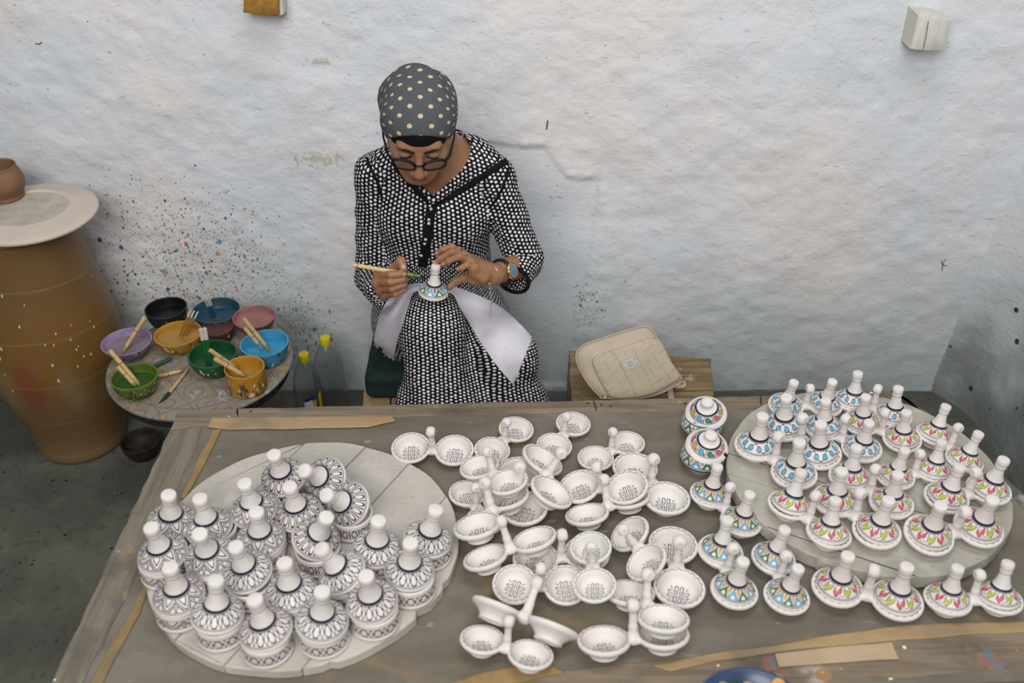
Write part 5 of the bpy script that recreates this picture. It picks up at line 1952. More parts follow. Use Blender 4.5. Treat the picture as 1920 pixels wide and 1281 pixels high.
# the hand steadying the lid (right in the picture), back of the hand up, little finger nearest
elbL, wrL = P(985, 494, 2.245), P(924, 516, 2.125)
mcp = [P(862, 474, 2.128), P(870, 482, 2.108), P(880, 491, 2.090), P(888, 502, 2.072)]      # index .. little
prL = [(elbL, wrL, 0.036, 0.0255, 0.0)]
prL += [(wrL, mcp[i], 0.0215, r_, 0.012) for i, r_ in enumerate((0.0125, 0.0130, 0.0125, 0.0115))]
prL += [(mcp[0], mcp[1], 0.0118, 0.0118, 0.008), (mcp[1], mcp[2], 0.0118, 0.0115, 0.008), (mcp[2], mcp[3], 0.0112, 0.0108, 0.008)]
prL += [(P(905, 520, 2.085), P(888, 512, 2.075), 0.0165, 0.0125, 0.012), (P(912, 524, 2.12), P(888, 524, 2.13), 0.017, 0.015, 0.012)]
tipsL = [P(819, 476, 2.125), P(815.5, 494, 2.100), P(831, 496, 2.083), P(859, 505, 2.062)]
prL += chain([mcp[0], P(847, 463, 2.122), P(830, 468, 2.120), tipsL[0]], (0.0098, 0.0088, 0.0078, 0.0068))
prL += chain([mcp[1], P(848, 472, 2.098), P(826, 485, 2.098), tipsL[1]], (0.0100, 0.0090, 0.0080, 0.0070))
prL += chain([mcp[2], P(861, 481, 2.075), P(842, 489, 2.076), tipsL[2]], (0.0098, 0.0088, 0.0078, 0.0068))
prL += chain([mcp[3], P(875, 497, 2.060), P(866, 502, 2.058), tipsL[3]], (0.0090, 0.0080, 0.0070, 0.0062))
prL += chain([P(893, 523, 2.132), P(871, 521, 2.140), P(855, 527, 2.134), P(843, 538, 2.126)], (0.0150, 0.0118, 0.0102, 0.0086), 0.005)
allp = np.array([p for q in prL for p in (q[0], q[1])])
FL = hand_field(allp.min(0) - 0.05, allp.max(0) + 0.05, 0.002, prL)
lv, lq = FL.mesh()

# the hand holding the brush (left in the picture)
elbR, wrR = P(702, 520, 2.31), P(722, 541, 2.135)
mr = [P(711, 516, 2.092), P(708, 530, 2.090), P(713, 542, 2.092), P(721, 552, 2.098)]
pip = [P(733, 515, 2.050), P(732, 529, 2.046), P(735, 541, 2.050), P(741, 551, 2.058)]
dip = [P(748, 514, 2.052), P(754, 524, 2.056), P(756, 534, 2.060), P(757, 543, 2.068)]
tipsR = [P(757.5, 514, 2.058), P(762, 524, 2.072), P(761, 534, 2.078), P(759, 543, 2.084)]
prR = [(elbR, wrR, 0.036, 0.0255, 0.0)]
prR += [(wrR, mr[i], 0.0215, r_, 0.012) for i, r_ in enumerate((0.0130, 0.0132, 0.0128, 0.0118))]
prR += [(mr[i], mr[i + 1], 0.0122, 0.0120, 0.008) for i in range(3)]
for i, rr in enumerate(((0.0100, 0.0094, 0.0082, 0.0070), (0.0102, 0.0096, 0.0084, 0.0072), (0.0100, 0.0092, 0.0080, 0.0070), (0.0092, 0.0084, 0.0074, 0.0064))):
    prR += chain([mr[i], pip[i], dip[i], tipsR[i]], rr)
prR += chain([P(727, 528, 2.115), P(738, 505, 2.090), P(752, 490, 2.072), P(756.5, 503, 2.060)], (0.0165, 0.0125, 0.0112, 0.0092), 0.006)
allp = np.array([p for q in prR for p in (q[0], q[1])])
FRr = hand_field(allp.min(0) - 0.05, allp.max(0) + 0.05, 0.002, prR)
rv, rq = FRr.mesh()


def nail_tint(v, tips, toward):
    t = np.zeros((len(v), 3))
    for p in tips:
        q = np.array(p) + np.array(toward) * 0.006
        t[:, 2] = np.maximum(t[:, 2], np.clip(1.6 - np.linalg.norm(v - q, axis=1) / 0.0042, 0, 1))
    return t


vw = (Vector((0, 0, CAMZ)) - P(800, 500, 2.1)).normalized()
tL, tR = nail_tint(lv, tipsL, (vw * 0.7 + Vector((0, 0, 0.6)))), nail_tint(rv, [tipsR[0], P(756.5, 500, 2.060)], vw)

# ---- the rest of the body, under the dress
PELV = P(822, 600, 2.345)
KNR, KNL = P(810, 612, 2.105), P(950, 662, 2.125)
FTR, FTL = Vector((-0.16, 2.04, 0.07)), Vector((0.02, 2.10, 0.07))
F = Field((-0.45, 1.86, -0.01), (0.2, 2.55, 0.95), 0.012)
F.add(F.ell(PELV, (0.15, 0.11, 0.11)))
F.add(F.cone(PELV, CHC, 0.10, 0.09), 0.05)
F.add(F.cone(SHR, P(700, 512, 2.31), 0.040, 0.034), 0.03)
F.add(F.cone(SHL, elbL, 0.040, 0.034), 0.03)
F.add(F.cone(P(768, 606, 2.32), KNR, 0.075, 0.048), 0.03)
F.add(F.cone(P(885, 610, 2.32), KNL, 0.075, 0.048), 0.03)
F.add(F.cone(KNR, FTR, 0.045, 0.030), 0.02)
F.add(F.cone(KNL, FTL, 0.045, 0.030), 0.02)
for ft in (FTR, FTL):
    F.add(F.cone(ft + Vector((0, 0.03, -0.035)), ft + Vector((0, -0.13, -0.045)), 0.034, 0.026), 0.02)
bv, bq = F.mesh()
V = np.vstack([hv, lv, rv, bv])
n1, n2, n3 = len(hv), len(lv), len(rv)
Q = np.vstack([hq, lq + n1, rq + n1 + n2, bq + n1 + n2 + n3])
tint = np.vstack([tint_h, tL, tR, np.zeros((len(bv), 3))])
PB = Vector((PELV.x, PELV.y, 0.0))
person = empty('person', PB, 'seated person in polka-dot headscarf, glasses and black-and-white dress, painting a tagine lid', 'person')
me = make_mesh('body', V - np.array(PB), Q, sharp=None, mats=[M_skin])
ca = me.color_attributes.new('tint', 'FLOAT_COLOR', 'POINT')
ca.data.foreach_set('color', np.c_[tint, np.ones(len(tint))].astype(np.float32).ravel())
body = link('body', me, person)

# ---- the dress
m, b = begin('dotted_dress')
u, v = uvs()
o = coord()
n = noise(o, 14, 3)
uu = u + (n - 0.5) * 0.004
du, dv = 0.0106, 0.0108
cu = uu / du
iu = flo(cu)
cv = v / dv + mod(iu, 2.0) * 0.5 + (noise(vec(u * 60.0, v * 60.0), 3.0, 2) - 0.5) * 0.35
fu, fv = frac(cu) - 0.5, frac(cv) - 0.5
iv = flo(cv)
h1 = frac(sin(iu * 12.9898 + iv * 78.233) * 43758.5)
h2 = frac(sin(iu * 39.346 + iv * 11.135) * 24634.6)
rad = hyp((fu + (h1 - 0.5) * 0.16) * 1.0, (fv + (h2 - 0.5) * 0.16) * 1.0)
dot = rad < (0.275 + 0.07 * h2)
col = mix(dot, (0.010, 0.010, 0.013), (0.66, 0.65, 0.66))
finish(b, col, 0.85, 0.12, bump(noise(o, 55, 3), 0.15, 0.004))
M_dress = m
M_black = plain('black_cloth', (0.007, 0.007, 0.009), 0.85, 0.15, 0, 0.2, 60)

F = Field((-0.50, 1.92, 0.02), (0.20, 2.56, 1.06), 0.0055)
F.add(F.ell(P(812, 392, 2.31), (0.156, 0.108, 0.165)))
F.add(F.cone(SHR, P(770, 300, 2.30), 0.052, 0.056), 0.04)
F.add(F.cone(P(770, 300, 2.30), P(880, 302, 2.30), 0.056, 0.056), 0.04)
F.add(F.cone(P(880, 302, 2.30), SHL, 0.056, 0.050), 0.04)
for q in ((764, 405), (860, 408)):
    F.add(F.ell(P(q[0], q[1], 2.255), (0.07, 0.065, 0.07)), 0.05)
F.add(F.ell(P(815, 490, 2.325), (0.152, 0.115, 0.17)), 0.06)
F.add(F.ell(P(828, 590, 2.345), (0.185, 0.150, 0.13)), 0.06)
# skirt over the knees
F.add(F.cone(P(760, 606, 2.31), P(812, 612, 2.110), 0.095, 0.072), 0.05)
F.add(F.cone(P(890, 612, 2.32), P(948, 664, 2.130), 0.095, 0.072), 0.05)
F.add(F.cone(P(812, 612, 2.110), P(820, 850, 2.06), 0.072, 0.105), 0.04)
F.add(F.cone(P(948, 664, 2.130), P(945, 850, 2.12), 0.072, 0.100), 0.04)
F.add(F.cone(P(880, 650, 2.20), P(890, 850, 2.11), 0.06, 0.095), 0.06)
F.add(F.cone(Vector((-0.17, 2.10, 0.30)), Vector((-0.16, 2.10, 0.10)), 0.13, 0.15), 0.05)
F.add(F.cone(Vector((-0.02, 2.14, 0.28)), Vector((-0.01, 2.14, 0.10)), 0.12, 0.14), 0.05)
# long folds running down the skirt and over the trunk
xx = F.X + 0.25 * (F.Z - 0.6)
F.f += (0.0045 * np.sin(xx * 62 + 6 * F.Z) + 0.003 * np.sin(xx * 31 - 9 * F.Z + 1)) * np.clip((0.56 - F.Z) / 0.1, 0, 1)
F.f += 0.003 * np.sin(F.X * 70 + F.Z * 25) * np.clip((F.Z - 0.6) / 0.1, 0, 1) * np.clip((0.86 - F.Z) / 0.1, 0, 1)
# sleeves
eR, eL = P(703, 516, 2.305), P(983, 487, 2.255)
cuR, cuL = P(717, 545, 2.155), P(963, 521, 2.185)
s1 = F.cone(SHR, eR, 0.053, 0.051)
s2 = F.cone(eR, cuR, 0.052, 0.044)
s3 = F.cone(SHL, eL, 0.052, 0.049)
s4 = F.cone(eL, cuL, 0.050, 0.045)
wr_ = 0.0022 * np.sin(F.Z * 80 + F.X * 70 + 2 * np.sin(F.Y * 30)) + 0.0010 * np.sin(F.Z * 150 - F.Y * 90)
F.add(s1 + wr_ * 0.8, 0.018)
F.add(s2 + wr_, 0.016)
F.add(s3 + wr_ * 0.8, 0.018)
# the open cuff of the steadying arm
dR, dL = (cuR - eR).normalized(), (cuL - eL).normalized()
pl_ = (F.X - cuL.x) * dL.x + (F.Y - cuL.y) * dL.y + (F.Z - cuL.z) * dL.z
s4 = np.maximum(s4 + wr_ * 0.6, pl_ - 0.008)
s4 = np.maximum(s4, -F.cone(cuL - dL * 0.010, cuL + dL * 0.11, 0.0385, 0.046))
F.add(s4, 0.010)
# soft hooded collar round the neck
coll = [(812, 376, 2.195), (838, 356, 2.215), (864, 328, 2.235), (882, 296, 2.265), (884, 266, 2.33), (860, 250, 2.385), (815, 248, 2.40), (765, 262, 2.385), (735, 285, 2.33), (738, 303, 2.265), (757, 325, 2.225), (783, 352, 2.205), (806, 374, 2.195)]
cpt = curve_pts([P(*c) for c in coll], 2)
neckf = None
# neck opening
def pixgrid(F):
    y_, z_ = F.Y, F.Z - CAMZ
    d = y_ * CP - z_ * SP
    return 960 + FPX * F.X / d, 640.5 - FPX * (y_ * SP + z_ * CP) / d


PXg, PYg = pixgrid(F)
sel = (F.Z > 0.74) & (F.Y < 2.36)
opening = [(809, 380), (790, 358), (762, 328), (742, 303), (734, 285), (738, 262), (770, 246), (820, 242), (868, 250), (884, 270), (882, 298), (864, 330), (838, 358), (818, 376)]
mk_, sd_ = poly_mask(PXg[sel], PYg[sel], opening, 1.0)
tmp = np.full(F.f.shape, -1.0, np.float32)
tmp[sel] = sd_ * 0.00131
F.f = np.where(sel, np.maximum(F.f, tmp), F.f)
for i in range(len(cpt) - 1):
    F.add(F.cone(cpt[i], cpt[i + 1], 0.0085, 0.0085), 0.012)
# hem
F.cut(F.Z - 0.06)
dvv, dq = F.mesh()
# per-face cloth coordinates: sleeves run along the arm, trunk and skirt hang
fc = dvv[dq].mean(1)
segs = [(SHR, eR), (eR, cuR), (SHL, eL), (eL, cuL)]


def seg_d(p, a, c, ra, rb):
    a, c = np.array(a), np.array(c)
    abv = c - a
    t = np.clip(((p - a) @ abv) / (abv @ abv), 0, 1)
    return np.linalg.norm(p - a - t[:, None] * abv, axis=1) - (ra + t * (rb - ra))


rad_ = [(0.053, 0.051), (0.052, 0.044), (0.052, 0.049), (0.050, 0.045)]
ds = np.stack([seg_d(fc, a, c, *r) for (a, c), r in zip(segs, rad_)], 1)
who = np.where(ds.min(1) < 0.006, ds.argmin(1), 4)
# keep the armhole where a seam would run
who[(who == 0) & (fc[:, 0] > SHR.x + 0.045)] = 4
who[(who == 2) & (fc[:, 0] < SHL.x - 0.045)] = 4
who[(fc[:, 2] < 0.60) & (who == 1) & (fc[:, 1] > 2.20)] = np.where(True, 1, 1)
uvl = np.zeros((len(dq), 4, 2))
pts = dvv[dq]
for k in range(4):
    a, c = np.array(segs[k][0]), np.array(segs[k][1])
    ax = (c - a) / np.linalg.norm(c - a)
    ref = np.array([0, -1.0, 0.3])
    ref = ref - ax * (ref @ ax)
    ref /= np.linalg.norm(ref)
    sd2 = np.cross(ax, ref)
    s_ = who == k
    rel = pts[s_] - a
    ang = np.arctan2(rel @ sd2, rel @ ref)
    ang0 = ang[:, :1]
    ang = ang0 + (ang - ang0 + np.pi) % (2 * np.pi) - np.pi
    uvl[s_, :, 0] = ang * 0.05
    uvl[s_, :, 1] = rel @ ax
s_ = who == 4
rel = pts[s_]
xc = PELV.x
top = rel[:, :, 2] > 0.66
ua = np.arctan2(rel[:, :, 0] - xc, 2.42 - rel[:, :, 1])
ua0 = ua[:, :1]
ua = ua0 + (ua - ua0 + np.pi) % (2 * np.pi) - np.pi
uvl[s_, :, 0] = ua * np.where(rel[:, :, 2].mean(1) > 0.70, 0.215, 0.37)[:, None]
uvl[s_, :, 1] = rel[:, :, 2] + np.where(rel[:, :, 2].mean(1) > 0.70, 0.25, 0.9)[:, None] * rel[:, :, 1]
dme = make_mesh('dress', dvv - np.array(PB), dq, uvl.reshape(-1, 2), sharp=None, mats=[M_dress])
dress = link('dress', dme, person)
tag(dress, 'long black dress with white dots')
BV = BVHTree.FromPolygons([Vector(p) for p in dvv], [tuple(int(i) for i in f) for f in dq])


def on_dress(px, py, lift=0.001, fallback=2.2):
    r = ray(px, py).normalized()
    h = BV.ray_cast(Vector((0, 0, CAMZ)), r)
    if h[0] is None:
        return at(px, py, Y=fallback), -r
    return h[0] - r * lift, h[1]


def ribbon(pix, half, ratio=0.35, lift=0.0005, sub=5):
    pp = smooth_profile3([(p[0], p[1], 0) for p in pix], sub)
    pts, nr = [], []
    for p in pp:
        c, n_ = on_dress(p[0], p[1], lift)
        pts.append(c)
        nr.append(n_)
    # even out
    for _ in range(2):
        pts = [pts[0]] + [(pts[i - 1] + pts[i] * 2 + pts[i + 1]) / 4 for i in range(1, len(pts) - 1)] + [pts[-1]]
        nr = [nr[0]] + [(nr[i - 1] + nr[i] * 2 + nr[i + 1]).normalized() for i in range(1, len(nr) - 1)] + [nr[-1]]
    return tube(pts, half, 10, True, (nr, ratio))


put('collar_trim', ribbon([(806, 385), (832, 374), (868, 355), (905, 331), (932, 313), (950, 302)], 0.0085), M_black, dress)
put('collar_trim', ribbon([(806, 384), (790, 366), (768, 341), (748, 317), (738, 302)], 0.0085), M_black, dress)
put('button_placket', ribbon([(809, 386), (806, 410), (802, 440), (797, 470), (792, 500)], 0.0125, 0.25), M_black, dress)
put('armhole_seam', ribbon([(688, 296), (698, 322), (712, 352), (717, 380)], 0.0035, 0.5), M_black, dress)
put('armhole_seam', ribbon([(955, 312), (945, 345), (930, 375), (919, 388)], 0.0035, 0.5), M_black, dress)
M_btn = plain('white_button', (0.66, 0.64, 0.60), 0.5)
for (p, q) in ((806, 385), (808, 392), (804, 412), (804, 419), (798, 449), (796, 457), (790, 479)):
    c, n_ = on_dress(p, q, 0.0035)
    put('button', ball(c, 0.0042, 12, 8), M_btn, dress)


def ring_path(c, d, r, n=28):
    d = Vector(d).normalized()
    a = d.orthogonal().normalized()
    b2 = d.cross(a)
    return [c + a * (r * math.cos(2 * math.pi * k / n)) + b2 * (r * math.sin(2 * math.pi * k / n)) for k in range(n + 1)]


put('cuff', tube(ring_path(cuL + dL * 0.006, dL, 0.0432), 0.0052, 8, False), M_black, dress)

# ---- scarf and the black cap beneath it
m, b = begin('dotted_scarf')
u, v = uvs()
cu, cv = u / 0.047, v / 0.0245
iv = flo(cv)
fu = frac(cu + mod(iv, 2.0) * 0.5) - 0.5
fv = frac(cv) - 0.5
dot = hyp(fu * 0.047, fv * 0.0245) < 0.0056
o = coord()
wv = noise(scaled(o, 1.0), 320, 2)
col = mix(ramp(wv, 0.3, 0.7), (0.072, 0.076, 0.084), (0.098, 0.102, 0.11))
col = mix(dot, col, (0.60, 0.46, 0.29))
finish(b, col, 0.9, 0.1, bump(noise(o, 16, 3), 0.25, 0.006))
M_scarf = m
F = Field((HC.x - 0.15, 1.98, 1.00), (HC.x + 0.15, 2.44, 1.42), 0.003)
qx, qy, qz = head_local(F)
F.add(F.ell(hp(0, -0.012, 0.032), (0.088, 0.101, 0.086), [list(HM[i]) for i in range(3)]))
F.add(F.ell(hp(0.004, -0.070, 0.024), (0.070, 0.058, 0.058), [list(HM[i]) for i in range(3)]), 0.05)
F.add(F.ell(hp(0.0, -0.06, -0.02), (0.078, 0.062, 0.065), [list(HM[i]) for i in range(3)]), 0.04)
fold = 0.0030 * np.sin(qz * 75 + qx * 55 + qy * 20) * np.clip((-qy + 0.02) / 0.08, 0, 1) + 0.003 * np.sin(qx * 38 + qy * 60) * np.clip((qx - 0.04) / 0.04, 0, 1)
F.f += fold
edge = np.maximum(0.073 + 1.25 * (qy - 0.085) - 2.6 * qx * qx, -0.085)
F.f = np.maximum(F.f, edge - qz)
inner = F.ell(hp(0, -0.012, 0.026), (0.080, 0.100, 0.090), [list(HM[i]) for i in range(3)])
F.f = np.maximum(F.f, -np.maximum(inner, qz - 0.03))
sv, sq_ = F.mesh()
rel = sv - np.array(HC)
lx, ly, lz = [rel @ np.array(a) for a in (hr, hf, hu)]
lz2, ly2 = lz - 0.03, ly + 0.012
rr = np.sqrt(lx ** 2 + ly2 ** 2 + lz2 ** 2)
lat = np.arcsin(np.clip(lx / rr, -1, 1))
lon = np.arctan2(ly2, lz2)
uv = np.c_[lat * 0.092 + 0.003, lon * 0.104 + 0.008]
uvq = uv[sq_]
dl = uvq[:, :, 1] - uvq[:, :1, 1]
uvq[:, :, 1] = uvq[:, :1, 1] + (dl + 0.104 * np.pi) % (2 * 0.104 * np.pi) - 0.104 * np.pi
sc = link('headscarf', make_mesh('headscarf', sv - np.array(PB), sq_, uvq.reshape(-1, 2), sharp=None, mats=[M_scarf]), person)
tag(sc, 'grey headscarf with beige polka dots')
F = Field((HC.x - 0.13, 2.00, 1.00), (HC.x + 0.13, 2.34, 1.34), 0.003)
qx, qy, qz = head_local(F)
F.add(F.ell(hp(0, -0.012, 0.026), (0.0785, 0.0985, 0.0905), [list(HM[i]) for i in range(3)]))
F.f = np.maximum(F.f, np.maximum(0.033 + 0.95 * (qy - 0.085) + 0.3 * qx * qx, -0.02) - qz)
F.f = np.maximum(F.f, -F.ell(hp(0, -0.012, 0.022), (0.0715, 0.0915, 0.0855), [list(HM[i]) for i in range(3)]))
cv_, cq_ = F.mesh()
cap_ = link('under_cap', make_mesh('under_cap', cv_ - np.array(PB), cq_, sharp=None, mats=[M_black]), person)

# ---- face details
HV = BVHTree.FromPolygons([Vector(p) for p in hv], [tuple(int(i) for i in f) for f in hq])


def face(x, z, lift=0.0006):
    """point of the skin in front of head-frame x, z"""
    h = HV.ray_cast(hp(x, 0.2, z), -hf)
    return h[0] + hf * lift


M_brow = plain('dark_brow', (0.018, 0.011, 0.008), 0.8)
for s in (-1, 1):
    pts = [face(s * x, z) for x, z in ((0.012, 0.0150), (0.020, 0.0185), (0.030, 0.0222), (0.040, 0.0232), (0.050, 0.0195))]
    pts = curve_pts(pts, 3)
    n_ = len(pts)
    put('eyebrow', tube(pts, [0.0040 * (1 - 0.75 * max(0, (i / n_ - 0.45) / 0.55)) for i in range(n_)], 8, True, ([hf] * n_, 0.5)), M_brow, person)
    ec = hp(s * 0.032, 0.0800, -0.0055)
    eye = put('eye', ball(ec, 0.0098, 20, 12), plain('eye_white_%d' % s, (0.50, 0.45, 0.40), 0.25, 0.5), person)
    gz = (hf * 0.75 - hu * 0.55).normalized()
    put('iris', move(lathe([(0.0056, 0.0080), (0.0052, 0.0088), (0.0030, 0.0099), (0, 0.0103)], 20), Matrix.Translation(ec) @ gz.to_track_quat('Z', 'Y').to_matrix().to_4x4()), plain('iris_%d' % s, (0.012, 0.008, 0.006), 0.2, 0.5), eye)
    pts = curve_pts([face(s * x, z, 0.0008) for x, z in ((0.0175, -0.0055), (0.024, -0.0030), (0.031, -0.0022), (0.037, -0.0028), (0.0425, -0.0045))], 3)
    put('lashes', tube(pts, 0.0023, 6), M_brow, person)

# ---- glasses
M_frame = plain('black_frame', (0.004, 0.004, 0.005), 0.5, 0.25)
m, b = begin('spectacle_glass')
b.inputs['Transmission Weight'].default_value = 1.0
b.inputs['IOR'].default_value = 1.04
b.inputs['Roughness'].default_value = 0.02
b.inputs['Base Color'].default_value = (0.96, 0.97, 0.97, 1)
M_lens = m
LY, LZ = 0.1120, -0.0040
gl = put('eyeglasses', tube([hp(-0.0085, LY + 0.001, LZ + 0.003), hp(-0.004, LY + 0.0025, LZ + 0.0055), hp(0.004, LY + 0.0025, LZ + 0.0055), hp(0.0085, LY + 0.001, LZ + 0.003)], 0.0022, 8), M_frame, person)
tag(gl, 'black-rimmed glasses')
for s in (-1, 1):
    pts = []
    for k in range(41):
        a = 2 * math.pi * k / 40
        ca_, sa_ = math.cos(a), math.sin(a)
        ex = 0.0255 * math.copysign(abs(ca_) ** 0.75, ca_)
        ez = 0.0165 * math.copysign(abs(sa_) ** 0.8, sa_) + 0.0022 * ca_ * (1 if sa_ > 0 else 0.2)
        pts.append((s * (0.0345 + ex), LY - 0.010 * (ex + 0.0255) / 0.051, LZ + ez))
    rads = [0.0034 if p[2] > LZ + 0.004 else 0.0020 for p in pts]
    put('rim', tube([hp(*p) for p in pts], rads, 8, False), M_frame, gl)
    ring = [hp(*p) for p in pts[:-1]]
    cpl = sum(ring, Vector()) / len(ring)
    lensV = [p - hf * 0.0006 for p in ring] + [p + hf * 0.0006 for p in ring]
    n_ = len(ring)
    lensF = [tuple(range(n_)), tuple(reversed(range(n_, 2 * n_)))] + [(i, (i + 1) % n_, n_ + (i + 1) % n_, n_ + i) for i in range(n_)]
    put('lens', (lensV, lensF), M_lens, gl, smooth=False)
    put('temple', tube([hp(s * 0.0595, LY - 0.012, LZ + 0.010), hp(s * 0.0690, LY - 0.024, LZ + 0.0105), hp(s * 0.0800, 0.04, LZ + 0.012), hp(s * 0.0830, 0.0, LZ + 0.012)], [0.0034, 0.0030, 0.0024, 0.0022], 8), M_frame, gl)
    put('nose_pad', ball(hp(s * 0.0105, LY - 0.006, LZ - 0.006), 0.0026, 10, 6), M_frame, gl)

# ---- watch, bracelet and ring on the steadying hand
wd = (wrL - elbL).normalized()
M_gold = plain('gold', (0.72, 0.48, 0.16), 0.25, 0.5, 1.0, 0.12, 60)
M_silver = plain('silver', (0.5, 0.5, 0.5), 0.3, 0.5, 1.0)
M_strap = plain('watch_strap', (0.012, 0.012, 0.013), 0.5)
wc = P(940, 511, 2.156)
wfn = (vw * 0.75 + Vector((0.55, 0, 0.1))).normalized()
wfn = (wfn - wd * wfn.dot(wd)).normalized()
wt = put('wristwatch', tube(ring_path(wc, wd, 0.0300), 0.0062, 8, False), M_strap, person)
tag(wt, 'gold wristwatch with black strap')
cc_ = wc + wfn * 0.0320
MW = Matrix.Translation(cc_) @ basis(wd, wfn).to_4x4() @ Matrix.Scale(1.22, 4)
put('case', move(lathe([(0, -0.003), (0.0150, -0.003), (0.0168, -0.001), (0.0168, 0.003), (0.0150, 0.0052), (0.0135, 0.0048), (0, 0.0046)], 40, lambda a, z_: 0.05 * (1 if math.sin(12 * a) > 0.2 else 0) if z_ < 0.004 else 0), MW), M_gold, wt, sharp=30)
put('dial', move(lathe([(0.0130, 0.0049), (0.0122, 0.0053), (0, 0.0054)], 32), MW), plain('blue_dial', (0.12, 0.24, 0.32), 0.25, 0.5), wt)
brp = P(917, 520, 2.108)
bc = put('bracelet', tube(ring_path(P(918, 517, 2.115), wd, 0.0275, 36), 0.0013, 6, False), M_silver, person)
chn = [P(919, 534, 2.083), P(920, 545, 2.078), P(920, 556, 2.074), P(921, 568, 2.070)]
for k in range(9):
    t = k / 8
    c = chn[0].lerp(chn[-1], t)
    put('chain_link', torus(c, (1, 0.3, 0) if k % 2 else (0.2, -1, 0.4), 0.0034 if k not in (5,) else 0.0062, 0.0009, 12, 6), M_silver, bc)
put('pendant_chain', tube([P(921, 568, 2.070), P(920, 582, 2.068), P(920, 596, 2.068)], 0.0006, 6), M_silver, bc)
put('finger_ring', tube(ring_path(P(864, 474, 2.110), (P(848, 472, 2.098) - mcp[1]), 0.0100, 20), 0.0016, 6, False), M_silver, person)

# ------------------------------------------------------------------ what she holds: lid, brush, cloth on her knee
lc = on_dress(812, 552, 0.0)[0]
LIDC = at(812.5, 548, Y=2.095)
ax = knob_axis(LIDC, (817, 500), 0.078)
lidh = lid_meshes('held_lid', 0.0375, M_held, 0.86)
held = link('tagine_lid', lidh[0])
held.matrix_world = Matrix.Translation(LIDC) @ basis(Vector((1, 0.15, 0)), ax).to_4x4()
tag(held, 'small lid with green and blue triangles held on her knee, being painted', 'lid')
link('knob', lidh[1], held)

M_brushg = plain('green_dip', (0.02, 0.10, 0.02), 0.35, 0.5)
M_brusho = plain('olive_dip', (0.17, 0.17, 0.02), 0.4, 0.45)
p0, p1 = P(663, 497, 2.080), P(789, 518.5, 2.066)
bh = empty('paint_brush', p1, 'bamboo brush with a green tip held in her hand', 'brush')
d_ = p1 - p0
L = d_.length
MB = Matrix.Translation(p0) @ d_.to_track_quat('Z', 'Y').to_matrix().to_4x4()
M_bamboo2 = wood('held_bamboo', (0.66, 0.48, 0.22), (0.58, 0.40, 0.17), (0.50, 0.34, 0.14), 0, 0.5, 0.45)
put('handle', move(lathe([(0, 0), (0.0050, 0.0003), (0.0055, 0.002), (0.0052, L * 0.05), (0.0054, L * 0.4), (0.0050, L * 0.76), (0, L * 0.76)], 18), MB), M_bamboo2, bh)
put('olive_band', move(lathe([(0, L * 0.758), (0.0052, L * 0.758), (0.0054, L * 0.80), (0.0052, L * 0.89), (0, L * 0.89)], 18), MB), M_brusho, bh)
put('green_tip', move(lathe([(0, L * 0.888), (0.0058, L * 0.888), (0.0062, L * 0.95), (0.0060, L * 0.995), (0.0045, L), (0, L)], 18), MB), M_brushg, bh)
put('bristles', tube([p1, P(794, 522, 2.068), P(797, 524.5, 2.070)], [0.0022, 0.0014, 0.0003], 8), M_tipbk, bh)
put('bamboo_ring', move(lathe([(0.0053, L * 0.055), (0.0057, L * 0.062), (0.0053, L * 0.07)], 18), MB), M_node, bh)

m, b = begin('white_rag')
o = coord()
n = noise(o, 14, 5)
col = mix(ramp(n, 0.35, 0.7), (0.66, 0.63, 0.68), (0.58, 0.56, 0.62))
q = P(905, 587, 2.12)
x, y, z = xyz(o)
dd = hyp(x - (q.x), (z - q.z) * 1.6) + (noise(o, 90, 3) - 0.5) * 0.02
col = mix(ramp(dd, 0.002, 0.012, 0.6, 0.0), col, (0.25, 0.45, 0.62))
d, c = vor(o, 70.0)
cr, cg, cb = xyz(c)
col = mix((d < cr * 0.12) & (cb > 0.85), col, (0.25, 0.25, 0.30))
finish(b, col, 0.9, 0.1, bump(noise(scaled(o, (1, 1, 1)), 26, 4), 0.25, 0.006))
M_rag = m
inner_e = [(738, 672), (745, 640), (756, 605), (766, 575), (776, 549), (800, 547), (845, 550), (862, 577), (885, 615), (908, 652), (935, 690), (963, 722)]
outer_e = [(700, 640), (706, 612), (714, 585), (728, 562), (752, 540), (785, 531), (845, 536), (880, 547), (915, 562), (945, 580), (972, 604), (998, 632)]
ip_ = [np.array(p[:2]) for p in smooth_profile3([(*p, 0) for p in inner_e], 5)]
op_ = [np.array(p[:2]) for p in smooth_profile3([(*p, 0) for p in outer_e], 5)]
nu, nv = len(ip_), 18
PT = np.zeros((nu, nv, 3))
for i in range(nu):
    for j in range(nv):
        t = j / (nv - 1)
        p = ip_[i] * (1 - t) + op_[i] * t
        c, n_ = on_dress(p[0], p[1], 0.0045, np.nan)
        PT[i, j] = c if c == c else (np.nan,) * 3
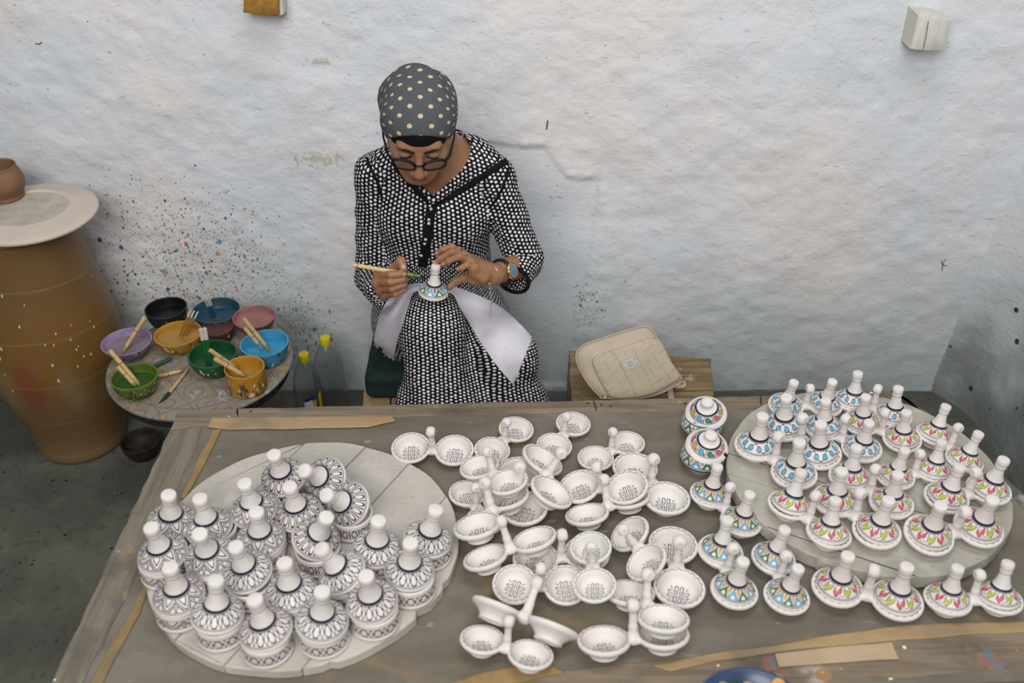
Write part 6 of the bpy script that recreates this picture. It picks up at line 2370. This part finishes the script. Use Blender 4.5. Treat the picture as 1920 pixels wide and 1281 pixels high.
# where the rag hangs free of the dress carry the depth on from its neighbours
for it in range(200):
    bad = np.isnan(PT[:, :, 1])
    if not bad.any():
        break
    src = PT.copy()
    for i, j in zip(*np.nonzero(bad)):
        vals = [src[a, c, 1] for a, c in ((i - 1, j), (i + 1, j), (i, j - 1), (i, j + 1)) if 0 <= a < nu and 0 <= c < nv and not np.isnan(src[a, c, 1])]
        if vals:
            t = j / (nv - 1)
            p = ip_[i] * (1 - t) + op_[i] * t
            PT[i, j] = at(p[0], p[1], Y=float(np.mean(vals)))
dep = np.array([[PT[i, j, 1] for j in range(nv)] for i in range(nu)])
dep0 = dep.copy()
for it in range(25):
    d2 = dep.copy()
    d2[1:-1] = (dep[:-2] + dep[2:] + 2 * dep[1:-1]) / 4
    d2[:, 1:-1] = (d2[:, :-2] + d2[:, 2:] + 2 * d2[:, 1:-1]) / 4
    dep = np.minimum(d2, dep0)           # never behind the dress
for i in range(nu):
    for j in range(nv):
        t = j / (nv - 1)
        p = ip_[i] * (1 - t) + op_[i] * t
        PT[i, j] = at(p[0], p[1], Y=float(dep[i, j]) - 0.0012 * math.sin(i * 0.55) * math.sin(j * 0.5))
Vc = PT.reshape(-1, 3)
Vb = np.array([Vector(p) + ray(*project(p)).normalized() * 0.0016 for p in Vc])
gf = grid_faces(nu, nv)
nvt = nu * nv
bd = []
for i in range(nu - 1):
    bd.append((i * nv, i * nv + nvt, (i + 1) * nv + nvt, (i + 1) * nv))
    bd.append((i * nv + nv - 1, (i + 1) * nv + nv - 1, (i + 1) * nv + nv - 1 + nvt, i * nv + nv - 1 + nvt))
for j in range(nv - 1):
    bd.append((j, j + 1, j + 1 + nvt, j + nvt))
    q_ = (nu - 1) * nv
    bd.append((q_ + j, q_ + j + nvt, q_ + j + 1 + nvt, q_ + j + 1))
rag = put('painting_rag', (np.vstack([Vc, Vb]), [tuple(f) for f in gf] + [tuple(reversed([k + nvt for k in f])) for f in gf] + bd), M_rag, sharp=60)
tag(rag, 'white rag with frayed ends draped over her knee', 'cloth')
# frayed threads at its two ends
rs = random.Random(4)
for side in (0, nu - 1):
    threads = []
    for k in range(26):
        j = rs.uniform(0, nv - 1)
        j0 = int(j)
        p = Vector(PT[side, min(j0, nv - 1)]).lerp(Vector(PT[side, min(j0 + 1, nv - 1)]), j - j0)
        ln_ = rs.uniform(0.006, 0.016)
        threads.append(tube([p, p + Vector((rs.uniform(-0.004, 0.004), -0.001, -ln_ * 0.6)), p + Vector((rs.uniform(-0.006, 0.006), 0.0, -ln_))], 0.00045, 4))
    fr_ = put('fringe', merge(*threads), M_rag, rag)

# dark green cushion she sits on
M_cush = plain('dark_green_cloth', (0.012, 0.030, 0.027), 0.8, 0.2, 0, 0.25, 25, 0.2)
F = Field((-0.52, 2.08, 0.285), (0.08, 2.52, 0.42), 0.006)
cc = P(818, 660, 2.30)
qx, qy, qz = np.abs(F.X - (-0.195)) - 0.185, np.abs(F.Y - 2.285) - 0.105, np.abs(F.Z - 0.343) - 0.018
F.f = (np.sqrt(np.maximum(qx, 0) ** 2 + np.maximum(qy, 0) ** 2 + np.maximum(qz, 0) ** 2) - 0.0235).astype(np.float32)
kv, kq = F.mesh()
cu_ = empty('seat_cushion', (-0.195, 2.285, 0.3012), 'dark green seat cushion on the bench, peeping out beneath her dress', 'cushion')
put('pad', (kv, [tuple(int(i) for i in f) for f in kq]), M_cush, cu_, sharp=None)
